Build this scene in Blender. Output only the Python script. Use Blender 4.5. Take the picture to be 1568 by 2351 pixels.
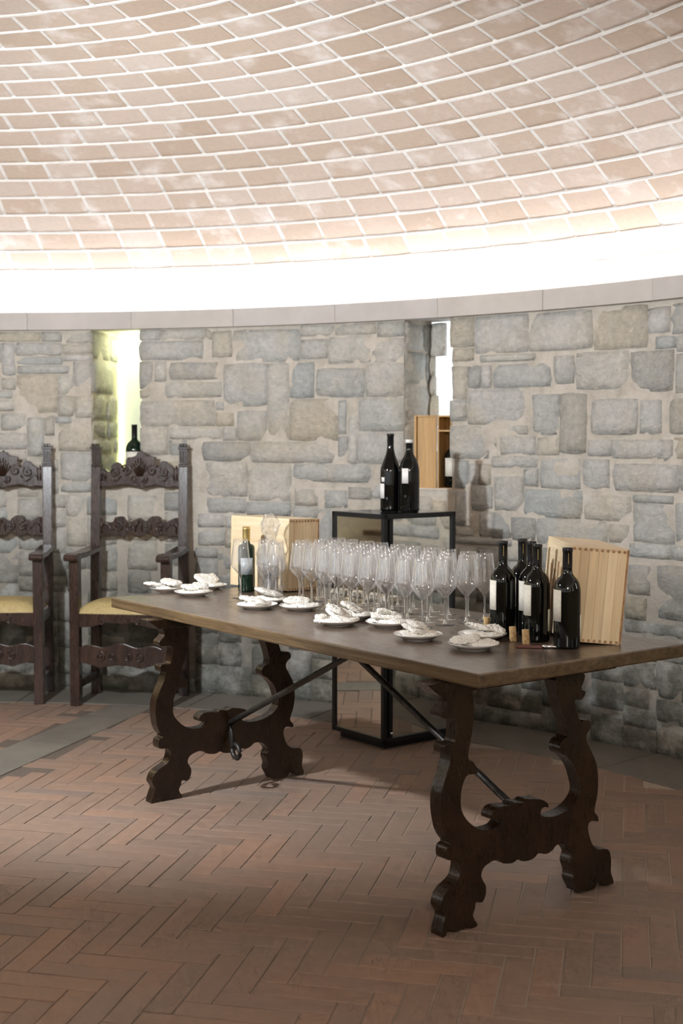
import bpy, bmesh, math, random
from mathutils import Vector, Matrix, noise
PI=math.pi
scene=bpy.context.scene
for o in list(bpy.data.objects): bpy.data.objects.remove(o)
COL=scene.collection
R_=random.Random(7)

# ------------------------------------------------------------------ camera
FPX=2971.4
PITCH=.0549; CAMZ=1.4174
cd=bpy.data.cameras.new('camera'); cam=bpy.data.objects.new('camera',cd); COL.objects.link(cam)
cam.location=(0,0,CAMZ); cam.rotation_euler=(PI/2-PITCH,0,0)
cd.sensor_fit='VERTICAL'; cd.sensor_height=36; cd.lens=36*FPX/2351
cd.clip_start=.05; cd.clip_end=60
cd.dof.use_dof=True; cd.dof.focus_distance=4.35; cd.dof.aperture_fstop=3.6
scene.camera=cam
# ------------------------------------------------------------------ world, lamps, exposure
w=bpy.data.worlds.new('world'); scene.world=w; w.use_nodes=True
w.node_tree.nodes['Background'].inputs[0].default_value=(.8,.88,1,1)
w.node_tree.nodes['Background'].inputs[1].default_value=.3
LED=19.0
def spot(name,loc,target,power,color,size,angle,blend,label):
    l=bpy.data.lights.new(name,'SPOT'); l.energy=power; l.color=color; l.shadow_soft_size=size; l.spot_size=math.radians(angle); l.spot_blend=blend
    o=bpy.data.objects.new(name,l); COL.objects.link(o); o.location=loc
    o.rotation_euler=(Vector(target)-Vector(loc)).to_track_quat('-Z','Y').to_euler()
    return o
spot('key_spotlight',(-1.75,3.75,2.0),(-.2,7.0,.95),170,(.90,.95,1.0),.05,125,.6,'')
al=bpy.data.lights.new('added_fill','AREA'); al.energy=30; al.color=(1,.93,.84); al.shape='DISK'; al.size=.7  # unseen soft light added behind the camera to brighten the room
ao=bpy.data.objects.new('added_fill',al); COL.objects.link(ao); ao.location=(.2,-.9,2.35)
ao.rotation_euler=(Vector((.2,6.5,1.2))-Vector(ao.location)).to_track_quat('-Z','Y').to_euler()
scene.view_settings.view_transform='Standard'; scene.view_settings.look='None'
scene.view_settings.gamma=1; scene.view_settings.use_curve_mapping=False
scene.view_settings.exposure=1.0
cy=scene.cycles
cy.use_denoising=True; cy.use_adaptive_sampling=True; cy.adaptive_threshold=.06; cy.adaptive_min_samples=10
cy.max_bounces=14; cy.diffuse_bounces=4; cy.glossy_bounces=4; cy.transmission_bounces=14; cy.transparent_max_bounces=64
cy.caustics_reflective=False; cy.caustics_refractive=False
cy.sample_clamp_indirect=14

# ------------------------------------------------------------------ helpers
def link(o,parent=None):
    COL.objects.link(o)
    if parent is not None: o.parent=parent
    return o
def mobj(name,bm,mat,parent=None,smooth=False,kind=None,label=None,bevel=0):
    me=bpy.data.meshes.new(name); 
    bmesh.ops.recalc_face_normals(bm,faces=bm.faces)
    bm.to_mesh(me); bm.free()
    for m in (mat if isinstance(mat,(list,tuple)) else [mat]): me.materials.append(m)
    if smooth:
        for p_ in me.polygons: p_.use_smooth=True
    o=link(bpy.data.objects.new(name,me),parent)
    if kind: o['kind']=kind
    if label: o['label']=label
    if bevel:
        md=o.modifiers.new('bevel','BEVEL'); md.width=bevel; md.segments=2; md.limit_method='ANGLE'; md.angle_limit=math.radians(40)
    return o
def smooth_angle(o,deg=35):
    me=o.data
    for p_ in me.polygons: p_.use_smooth=True
    bm=bmesh.new(); bm.from_mesh(me)
    for e in bm.edges:
        if len(e.link_faces)==2 and e.calc_face_angle(0)>math.radians(deg): e.smooth=False
    bm.to_mesh(me); bm.free()
    return o
def empty(name,label,cat,loc=(0,0,0),rz=0,group=None,rot=None):
    o=bpy.data.objects.new(name,None); COL.objects.link(o); o.location=loc
    o.rotation_euler=rot if rot else (0,0,rz); o['label']=label; o['category']=cat
    if group: o['group']=group
    o.empty_display_size=.05
    return o
def tag(o,label,cat,group=None):
    o['label']=label; o['category']=cat
    if group: o['group']=group
    return o
def copy_tree(o,parent=None):
    c=o.copy(); COL.objects.link(c)
    if parent is not None: c.parent=parent
    for ch in list(o.children): copy_tree(ch,c)
    return c
def box(bm,x0,x1,y0,y1,z0,z1,M=None):
    vs=[bm.verts.new((x,y,z)) for x in (x0,x1) for y in (y0,y1) for z in (z0,z1)]
    if M is not None:
        for v in vs: v.co=M@v.co
    for f in ((0,1,3,2),(4,6,7,5),(0,4,5,1),(2,3,7,6),(0,2,6,4),(1,5,7,3)): bm.faces.new([vs[i] for i in f])
    return vs
def lathe(bm,prof,n=32,close=False,c=(0,0,0)):
    rings=[]
    for r,z in prof:
        if r<1e-5: rings.append([bm.verts.new((c[0],c[1],c[2]+z))])
        else: rings.append([bm.verts.new((c[0]+r*math.cos(2*PI*i/n),c[1]+r*math.sin(2*PI*i/n),c[2]+z)) for i in range(n)])
    prs=list(zip(rings,rings[1:]))
    if close: prs.append((rings[-1],rings[0]))
    for A,B in prs:
        for i in range(n):
            j=(i+1)%n
            if len(A)==1 and len(B)==1: continue
            if len(A)==1: bm.faces.new((A[0],B[i],B[j]))
            elif len(B)==1: bm.faces.new((A[i],B[0],A[j]))
            else: bm.faces.new((A[i],B[i],B[j],A[j]))
def extrude_poly(bm,pts,y0,y1):
    """pts in (x,z); solid between y0 and y1"""
    a=[bm.verts.new((x,y0,z)) for x,z in pts]; b=[bm.verts.new((x,y1,z)) for x,z in pts]
    n=len(pts)
    bm.faces.new(a); bm.faces.new(b[::-1])
    for i in range(n): bm.faces.new((a[i],a[(i+1)%n],b[(i+1)%n],b[i]))
def tube(bm,pts,rad,n=8,cap=True,square=False):
    pts=[Vector(q) for q in pts]; rings=[]
    up=Vector((0,0,1))
    for i,q in enumerate(pts):
        t=(pts[min(i+1,len(pts)-1)]-pts[max(i-1,0)]).normalized()
        a=t.cross(up)
        if a.length<.05: a=t.cross(Vector((0,1,0)))
        a.normalize(); b=a.cross(t)
        r=rad[i] if isinstance(rad,(list,tuple)) else rad
        rings.append([bm.verts.new(q+a*r*math.cos(2*PI*(k+.5)/n)+b*r*math.sin(2*PI*(k+.5)/n)) for k in range(n)])
    for A,B in zip(rings,rings[1:]):
        for i in range(n): bm.faces.new((A[i],A[(i+1)%n],B[(i+1)%n],B[i]))
    if cap: bm.faces.new(rings[0]); bm.faces.new(rings[-1])
def nz(v,s=1,o=0): return noise.noise(Vector(v)*s+Vector((o,o*1.7,o*.3)))

# ------------------------------------------------------------------ materials
class NT:
    def __init__(s,name):
        s.m=bpy.data.materials.new(name); s.m.use_nodes=True; s.t=s.m.node_tree; s.n=s.t.nodes; s.l=s.t.links
        s.b=s.n['Principled BSDF']
    def new(s,ty,**k):
        n=s.n.new(ty)
        for a,b in k.items(): setattr(n,a,b)
        return n
    def coord(s,kind='Object',scale=(1,1,1),rot=(0,0,0)):
        c=s.new('ShaderNodeTexCoord'); m=s.new('ShaderNodeMapping'); m.inputs['Scale'].default_value=scale; m.inputs['Rotation'].default_value=rot
        s.l.new(c.outputs[kind],m.inputs[0]); return m.outputs[0]
    def noise(s,co,scale,detail=5,rough=.6,dist=0):
        n=s.new('ShaderNodeTexNoise'); n.inputs['Scale'].default_value=scale; n.inputs['Detail'].default_value=detail; n.inputs['Roughness'].default_value=rough; n.inputs['Distortion'].default_value=dist
        if co is not None: s.l.new(co,n.inputs['Vector'])
        return n.outputs['Fac']
    def ramp(s,fac,stops,interp='LINEAR'):
        r=s.new('ShaderNodeValToRGB'); e=r.color_ramp.elements; r.color_ramp.interpolation=interp
        while len(e)<len(stops): e.new(.5)
        for q,(p_,c) in zip(e,stops): q.position=p_; q.color=(c[0],c[1],c[2],1) if len(c)>2 else (c[0],c[0],c[0],1)
        s.l.new(fac,r.inputs[0]); return r.outputs[0]
    def mix(s,fac,a,b,mode='MIX'):
        m=s.new('ShaderNodeMix',data_type='RGBA',blend_type=mode)
        if isinstance(fac,(int,float)): m.inputs[0].default_value=fac
        else: s.l.new(fac,m.inputs[0])
        for i,v in ((6,a),(7,b)):
            if isinstance(v,tuple): m.inputs[i].default_value=(*v,1)
            else: s.l.new(v,m.inputs[i])
        return m.outputs[2]
    def math(s,op,a,b=None,c=None,clamp=False):
        m=s.new('ShaderNodeMath',operation=op,use_clamp=clamp)
        for i,v in enumerate((a,b,c)):
            if v is None: continue
            if isinstance(v,(int,float)): m.inputs[i].default_value=v
            else: s.l.new(v,m.inputs[i])
        return m.outputs[0]
    def rnd(s):
        o=s.new('ShaderNodeObjectInfo'); g=s.new('ShaderNodeNewGeometry')
        return s.math('FRACT',s.math('ADD',s.math('MULTIPLY',o.outputs['Random'],7.31),g.outputs['Random Per Island']))
    def col(s,c):
        if isinstance(c,tuple): s.b.inputs['Base Color'].default_value=(*c,1)
        else: s.l.new(c,s.b.inputs['Base Color'])
        return s
    def rough(s,r):
        if isinstance(r,(int,float)): s.b.inputs['Roughness'].default_value=r
        else: s.l.new(r,s.b.inputs['Roughness'])
        return s
    def bump(s,h,strength=.4,dist=.01):
        b=s.new('ShaderNodeBump'); b.inputs['Strength'].default_value=strength; b.inputs['Distance'].default_value=dist
        s.l.new(h,b.inputs['Height']); s.l.new(b.outputs[0],s.b.inputs['Normal']); return s
    def z(s):
        c=s.new('ShaderNodeTexCoord'); x=s.new('ShaderNodeSeparateXYZ'); s.l.new(c.outputs['Object'],x.inputs[0]); return x.outputs
def simple(name,c,r=.5,metal=0,spec=None,coat=0):
    t=NT(name); t.col(c).rough(r); t.b.inputs['Metallic'].default_value=metal
    if spec is not None: t.b.inputs['Specular IOR Level'].default_value=spec
    if coat: t.b.inputs['Coat Weight'].default_value=coat
    return t.m
M={}
# wall stone
t=NT('wall_stone'); co=t.coord(); r=t.rnd()
base=t.ramp(r,[(0,(.48,.475,.45)),(.18,(.56,.54,.505)),(.34,(.45,.46,.445)),(.5,(.60,.565,.505)),(.64,(.52,.505,.475)),(.78,(.57,.505,.40)),(.9,(.39,.385,.365)),(1,(.63,.605,.57))])
n1=t.noise(co,7,6,.65); n2=t.noise(co,38,5,.7); n3=t.noise(co,2.6,4,.6)
c=t.mix(t.ramp(n1,[(.3,(0,)),(.7,(1,))]),t.mix(.38,base,(.24,.25,.24),'MIX'),base)
c=t.mix(t.math('MULTIPLY',t.ramp(n3,[(.5,(0,)),(.72,(1,))]),.45),c,(.50,.42,.29))
c=t.mix(.55,c,t.ramp(n2,[(.25,(.55,.55,.55)),(.7,(1.15,1.15,1.15))]),'MULTIPLY')
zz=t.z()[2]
damp_shade=t.math('MULTIPLY',t.ramp(zz,[(0,(1,)),(.6,(.9,)),(.92,(0,))]),t.ramp(n1,[(.33,(.15,)),(.56,(1,))]),clamp=True)
c=t.mix(t.math('MULTIPLY',damp_shade,.85),c,(.075,.077,.06))  # dark damp blotches, with the shade below table height painted in
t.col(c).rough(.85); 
n4=t.noise(t.coord('Object',(1,1,2.2)),11,4,.55,1.2)
t.bump(t.math('ADD',t.math('ADD',t.math('MULTIPLY',n1,1.3),t.math('MULTIPLY',n2,.45)),t.math('MULTIPLY',t.ramp(n4,[(.42,(0,)),(.55,(1,))]),.22)),.7,.010); t.b.inputs['Specular IOR Level'].default_value=.25; M['stone']=t.m
# mortar
t=NT('lime_mortar'); co=t.coord(); n1=t.noise(co,9,6,.7); n2=t.noise(co,55,5,.7)
c=t.ramp(n1,[(.3,(.42,.38,.32)),(.5,(.54,.49,.42)),(.7,(.62,.57,.50))])
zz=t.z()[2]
c=t.mix(t.math('MULTIPLY',t.math('MULTIPLY',t.ramp(zz,[(0,(1,)),(.6,(.85,)),(.92,(0,))]),t.ramp(n1,[(.33,(.5,)),(.56,(1,))])),.8,clamp=True),c,(.1,.095,.08))  # mortar gets the same lower-wall dirt and painted shade
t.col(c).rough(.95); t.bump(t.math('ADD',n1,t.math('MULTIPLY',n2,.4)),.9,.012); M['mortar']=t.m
# dome tile
t=NT('vault_tile'); co=t.coord(); r=t.rnd()
base=t.ramp(r,[(0,(.50,.38,.29)),(.3,(.55,.43,.34)),(.55,(.60,.48,.40)),(.75,(.52,.40,.31)),(1,(.63,.53,.46))])
n1=t.noise(co,5.5,4,.55); n2=t.noise(co,45,5,.7)
c=t.mix(t.ramp(n1,[(.55,(0,)),(.72,(.6,))]),base,(.84,.78,.74))
c=t.mix(.35,c,t.ramp(n2,[(.3,(.75,.72,.7)),(.7,(1.1,1.1,1.1))]),'MULTIPLY')
t.col(c).rough(.8); t.bump(t.math('ADD',n1,n2),.35,.004); M['tile']=t.m
t=NT('vault_mortar'); co=t.coord(); n1=t.noise(co,30,5,.7)
t.col(t.ramp(n1,[(.3,(.74,.70,.66)),(.7,(.86,.83,.79))])).rough(.95); t.bump(n1,.8,.006); M['vmortar']=t.m
# cornice
t=NT('cornice_stone'); co=t.coord(); n1=t.noise(co,6,5,.6); n2=t.noise(co,90,3,.6); r=t.rnd()
c=t.mix(.4,t.ramp(n1,[(.3,(.44,.41,.38)),(.7,(.56,.52,.49))]),t.ramp(r,[(0,(.46,.43,.41)),(.5,(.54,.49,.44)),(1,(.50,.47,.46))]))
t.col(c).rough(.8); t.bump(n2,.3,.003); M['cornice']=t.m
# floor bricks
t=NT('floor_brick'); co=t.coord('Object'); g=t.new('ShaderNodeNewGeometry'); r=t.rnd()
n1=t.noise(g.outputs['Position'],1.3,4,.6); n2=t.noise(g.outputs['Position'],24,6,.7); n3=t.noise(g.outputs['Position'],120,3,.6)
base=t.ramp(r,[(0,(.25,.165,.12)),(.3,(.30,.19,.135)),(.55,(.275,.18,.13)),(.8,(.34,.20,.135)),(1,(.235,.165,.13))])
c=t.mix(t.math('MULTIPLY',t.ramp(n1,[(.35,(0,)),(.65,(1,))]),.5),base,(.235,.185,.15))
c=t.mix(.5,c,t.ramp(n2,[(.3,(.6,.6,.6)),(.7,(1.15,1.15,1.15))]),'MULTIPLY')
t.col(c).rough(t.ramp(n2,[(.3,(.5,)),(.7,(.75,))])); t.bump(t.math('ADD',n2,t.math('MULTIPLY',n3,.3)),.35,.003); M['brick']=t.m
t=NT('floor_grout'); g=t.new('ShaderNodeNewGeometry'); n1=t.noise(g.outputs['Position'],.9,3,.5); n2=t.noise(g.outputs['Position'],60,4,.6)
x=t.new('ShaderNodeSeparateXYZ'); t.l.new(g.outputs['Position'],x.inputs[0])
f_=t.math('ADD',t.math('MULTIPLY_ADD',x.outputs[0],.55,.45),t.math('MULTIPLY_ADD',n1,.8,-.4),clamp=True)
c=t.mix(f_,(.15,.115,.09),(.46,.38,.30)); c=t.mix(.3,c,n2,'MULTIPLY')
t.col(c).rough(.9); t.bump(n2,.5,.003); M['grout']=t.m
t=NT('grey_floor_stone'); g=t.new('ShaderNodeNewGeometry'); n1=t.noise(g.outputs['Position'],3,6,.65); n2=t.noise(g.outputs['Position'],50,5,.7); r=t.rnd()
c=t.ramp(n1,[(.3,(.125,.112,.095)),(.7,(.225,.20,.165))]); c=t.mix(.3,c,t.ramp(r,[(0,(.125,.115,.10)),(1,(.22,.20,.17))]))
t.col(c).rough(.6); t.bump(t.math('ADD',n1,t.math('MULTIPLY',n2,.5)),.4,.006); M['slab']=t.m
# woods
def wood(name,c0,c1,c2,scale,rough=.4,bumpd=.002,gscale=9,coat=0,wear=None,vary=0):
    t=NT(name); co=t.coord('Object',scale); n1=t.noise(co,gscale,6,.65,.6); n2=t.noise(co,gscale*6,4,.6); n3=t.noise(t.coord('Object'),3,3,.5)
    c=t.ramp(n1,[(.28,c0),(.5,c1),(.72,c2)])
    c=t.mix(.35,c,t.ramp(n2,[(.3,(.6,.6,.6)),(.7,(1.15,1.15,1.15))]),'MULTIPLY')
    if vary: c=t.mix(vary,c,t.ramp(t.rnd(),[(0,(.66,.58,.5)),(.4,(1.05,1,.93)),(.7,(.9,.8,.68)),(1,(1.15,1.12,1.08))]),'MULTIPLY')
    if wear: c=t.mix(t.math('MULTIPLY',t.ramp(n3,[(.45,(0,)),(.7,(1,))]),.5),c,wear)
    t.col(c).rough(t.ramp(n2,[(.3,(max(rough-.08,.05),)),(.7,(rough+.1,))])); t.bump(n2,.4,bumpd)
    if coat: t.b.inputs['Coat Weight'].default_value=coat; t.b.inputs['Coat Roughness'].default_value=.25
    return t.m
M['top']=wood('table_walnut',(.065,.042,.03),(.11,.075,.052),(.145,.10,.07),(6,.7,6),.34,.0012,4,coat=.5,wear=(.18,.14,.11))
M['topedge']=wood('worn_table_edge',(.04,.022,.009),(.105,.064,.028),(.165,.108,.052),(8,.6,14),.5,.003,4)
M['walnut']=wood('carved_walnut',(.007,.003,.0013),(.017,.0075,.003),(.03,.014,.005),(3,3,.8),.30,.0015,6,coat=.12,wear=(.04,.019,.006))
M['chair']=wood('dark_oak',(.016,.008,.006),(.036,.017,.011),(.062,.031,.021),(5,5,.7),.28,.0015,5,coat=.4,wear=(.06,.032,.022))
M['pine']=wood('pine_boards',(.74,.58,.36),(.83,.69,.46),(.90,.79,.57),(7,7,.35),.55,.0008,2.2,vary=.7)
M['pineh']=wood('pine_boards_across',(.68,.52,.32),(.80,.65,.43),(.88,.76,.55),(.5,.5,7),.55,.0008,1.8,vary=.4)
M['pinebox']=wood('amber_pine',(.46,.26,.09),(.58,.35,.13),(.66,.43,.18),(9,9,.6),.5,.0008,2)
M['endgrain']=wood('pine_end_grain',(.25,.12,.05),(.42,.23,.11),(.52,.32,.17),(8,8,8),.7,.0008,4)
M['knot']=simple('stamped_ink',(.12,.05,.03),.7)
# iron, metals
t=NT('forged_iron'); n=t.noise(t.coord(),60,4,.6); t.col(t.ramp(n,[(.3,(.03,.028,.027)),(.7,(.075,.068,.06))])).rough(.45); t.b.inputs['Metallic'].default_value=.7; t.bump(n,.5,.002); M['iron']=t.m
M['blackmetal']=simple('black_steel',(.018,.019,.021),.38,.3)
M['mirror']=simple('mirror_glass',(.82,.83,.79),.03,1.0)
M['blackglass']=simple('dark_glass_top',(.02,.022,.022),.06,0,spec=.9)
M['chrome']=simple('chrome',(.75,.75,.76),.15,1)
# glassware: clear thin-walled glass, fresnel reflection over straight transmission
def thinglass(name,tint=(.995,.995,.995),ior=1.5,extra=.05,rough=.05,haze=.03):
    t=NT(name); t.n.remove(t.b); out=t.n['Material Output']
    tr=t.new('ShaderNodeBsdfTransparent'); tr.inputs[0].default_value=(*tint,1)
    gl=t.new('ShaderNodeBsdfGlossy'); gl.inputs['Roughness'].default_value=rough; gl.inputs['Color'].default_value=(1,1,1,1)
    fr=t.new('ShaderNodeLayerWeight'); fr.inputs['Blend'].default_value=.5
    fa=t.math('ADD',t.math('MULTIPLY',t.math('POWER',fr.outputs['Facing'],3.4),.85),extra,clamp=True)
    df=t.new('ShaderNodeBsdfDiffuse'); df.inputs[0].default_value=(.95,.95,.96,1); tl=t.new('ShaderNodeBsdfTranslucent'); tl.inputs[0].default_value=(.95,.95,.96,1)
    dt=t.new('ShaderNodeMixShader'); t.l.new(df.outputs[0],dt.inputs[1]); t.l.new(tl.outputs[0],dt.inputs[2])
    hz=t.new('ShaderNodeMixShader'); t.l.new(t.math('MULTIPLY_ADD',t.math('POWER',fr.outputs['Facing'],4.0),haze*12,haze),hz.inputs[0]); t.l.new(tr.outputs[0],hz.inputs[1]); t.l.new(dt.outputs[0],hz.inputs[2]); tr=hz  # white haze, strongest at the edges, paints in bright reflections
    mx=t.new('ShaderNodeMixShader'); t.l.new(fa,mx.inputs[0]); t.l.new(tr.outputs[0],mx.inputs[1]); t.l.new(gl.outputs[0],mx.inputs[2]); t.l.new(mx.outputs[0],out.inputs[0])
    return t.m
def realglass(name,haze,r=.01):
    t=NT(name); t.col((1,1,1)).rough(r); t.b.inputs['Transmission Weight'].default_value=1; t.b.inputs['IOR'].default_value=1.5
    df=t.new('ShaderNodeBsdfDiffuse'); df.inputs[0].default_value=(.97,.95,.95,1); tl=t.new('ShaderNodeBsdfTranslucent'); tl.inputs[0].default_value=(.97,.95,.95,1)
    dt=t.new('ShaderNodeMixShader'); t.l.new(df.outputs[0],dt.inputs[1]); t.l.new(tl.outputs[0],dt.inputs[2])
    fr=t.new('ShaderNodeLayerWeight'); fr.inputs['Blend'].default_value=.5
    mx=t.new('ShaderNodeMixShader'); t.l.new(t.math('MULTIPLY_ADD',t.math('POWER',fr.outputs['Facing'],3),haze*3.0,haze),mx.inputs[0]); t.l.new(t.b.outputs[0],mx.inputs[1]); t.l.new(dt.outputs[0],mx.inputs[2]); t.l.new(mx.outputs[0],t.n['Material Output'].inputs[0])  # white haze painted over the solid glass to brighten it
    return t.m
M['glass']=thinglass('clear_glass',haze=.034,extra=.075)
M['glasssolid']=realglass('clear_solid_glass',.02)
M['cello']=thinglass('cellophane',(.98,.98,.98),1.6,.16,.12,.07)
M['bottle']=simple('dark_bottle_glass',(.003,.0035,.003),.03,0,spec=.5)
M['greenbottle']=simple('green_bottle_glass',(.004,.016,.008),.04,0,spec=.5)
M['capsule']=simple('black_capsule',(.014,.014,.015),.32,.2)
M['gold']=simple('gold_foil',(.62,.47,.18),.35,.7)
t=NT('label_paper'); n=t.noise(t.coord('Object',(30,30,90)),3,3,.5); t.col(t.ramp(n,[(.2,(.60,.58,.50)),(.5,(.80,.77,.68)),(1,(.84,.81,.72))])).rough(.7); M['paper']=t.m
M['whitepaper']=simple('white_paper',(.80,.78,.76),.7)
M['porcelain']=simple('white_porcelain',(.82,.80,.77),.12,0,coat=.4)
t=NT('puffed_rice'); co=t.coord(); v=t.new('ShaderNodeTexVoronoi'); v.inputs['Scale'].default_value=190; t.l.new(co,v.inputs['Vector']); n=t.noise(co,40,4,.6)
c=t.mix(t.ramp(n,[(.5,(0,)),(.8,(.5,))]),(.95,.92,.86),(.80,.68,.50)); c=t.mix(t.ramp(v.outputs['Distance'],[(.5,(0,)),(.95,(.4,))]),c,(.72,.60,.42))
t.col(c).rough(.75); t.bump(t.math('ADD',t.math('MULTIPLY',v.outputs['Distance'],-1.2),t.noise(co,420,3,.6)),.9,.0034); M['rice']=t.m
t=NT('cork_bark'); n=t.noise(t.coord('Object',(1,1,1)),90,4,.7); t.col(t.ramp(n,[(.35,(.22,.12,.05)),(.5,(.50,.33,.15)),(.7,(.60,.43,.22))])).rough(.85); M['cork']=t.m
M['redwood']=simple('red_brown_handle',(.10,.018,.010),.3,0,coat=.4)
t=NT('gold_damask'); co=t.coord(); n=t.noise(co,70,4,.6); n2=t.noise(co,6,3,.5); t.col(t.mix(.4,t.ramp(n2,[(.3,(.42,.31,.12)),(.7,(.55,.43,.20))]),t.ramp(n,[(.3,(.30,.22,.08)),(.7,(.60,.48,.25))]))).rough(.65); t.bump(n,.3,.002); M['damask']=t.m
M['cloth']=simple('cream_cloth',(.72,.66,.56),.8)
def emis(name,c,s):
    t=NT(name); t.n.remove(t.b); e=t.new('ShaderNodeEmission'); e.inputs[0].default_value=(*c,1); e.inputs[1].default_value=s; t.l.new(e.outputs[0],t.n['Material Output'].inputs[0]); return t.m
M['led']=emis('led_strip_light',(.86,.93,1),LED)
M['niche_led']=emis('yellow_green_led',(.86,1,.42),5)
M['added_pane']=emis('added_pane_glow',(.9,.96,1),4.0)
M['plaster']=simple('niche_plaster',(.80,.81,.70),.9)
M['skyC']=emis('slit_daylight',(.9,.96,1),1.0)
M['added_pane_yellow']=emis('added_yellow_glow',(1,.86,.42),5)

# ------------------------------------------------------------------ room geometry constants
CX,CY,RW=-1.9924,2.8803,4.4993
ZB,ZT=2.040,2.138
def wp(s,z,r):                      # wall coordinates: arc length s (to the right), height, radius
    a=PI/2-s/RW
    return Vector((CX+r*math.cos(a),CY+r*math.sin(a),z))
NICHES=[(.58,.88,1.18,.47),(2.435,2.72,1.165,.30)]   # s0,s1,sill,depth
SMIN,SMAX=-.6,5.7
# ---- back wall: mortar bed with two niche openings
def wall_mortar():
    bm=bmesh.new(); ds=.022
    ss=[]; s=SMIN
    cuts=sorted([q for n_ in NICHES for q in n_[:2]])
    while s<SMAX: ss.append(s); s+=ds
    for c_ in cuts:
        k=min(range(len(ss)),key=lambda i:abs(ss[i]-c_)); ss[k]=c_
    zs=[ZB*i/92 for i in range(93)]
    V={}
    def inn(i,k):
        sm=(ss[i]+ss[i+1])/2; zm=(zs[k]+zs[k+1])/2
        return any(a<sm<b and zm>c_ for a,b,c_,d in NICHES)
    def vt(i,k):
        if (i,k) not in V:
            d=.012*nz((ss[i],zs[k],0),7)+.006*nz((ss[i],zs[k],3),22)
            V[i,k]=bm.verts.new(wp(ss[i],zs[k],RW-.001-d*.45))
        return V[i,k]
    for i in range(len(ss)-1):
        for k in range(92):
            if not inn(i,k): bm.faces.new((vt(i,k),vt(i+1,k),vt(i+1,k+1),vt(i,k+1)))
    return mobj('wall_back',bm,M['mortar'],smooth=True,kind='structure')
wall=wall_mortar()
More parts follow.
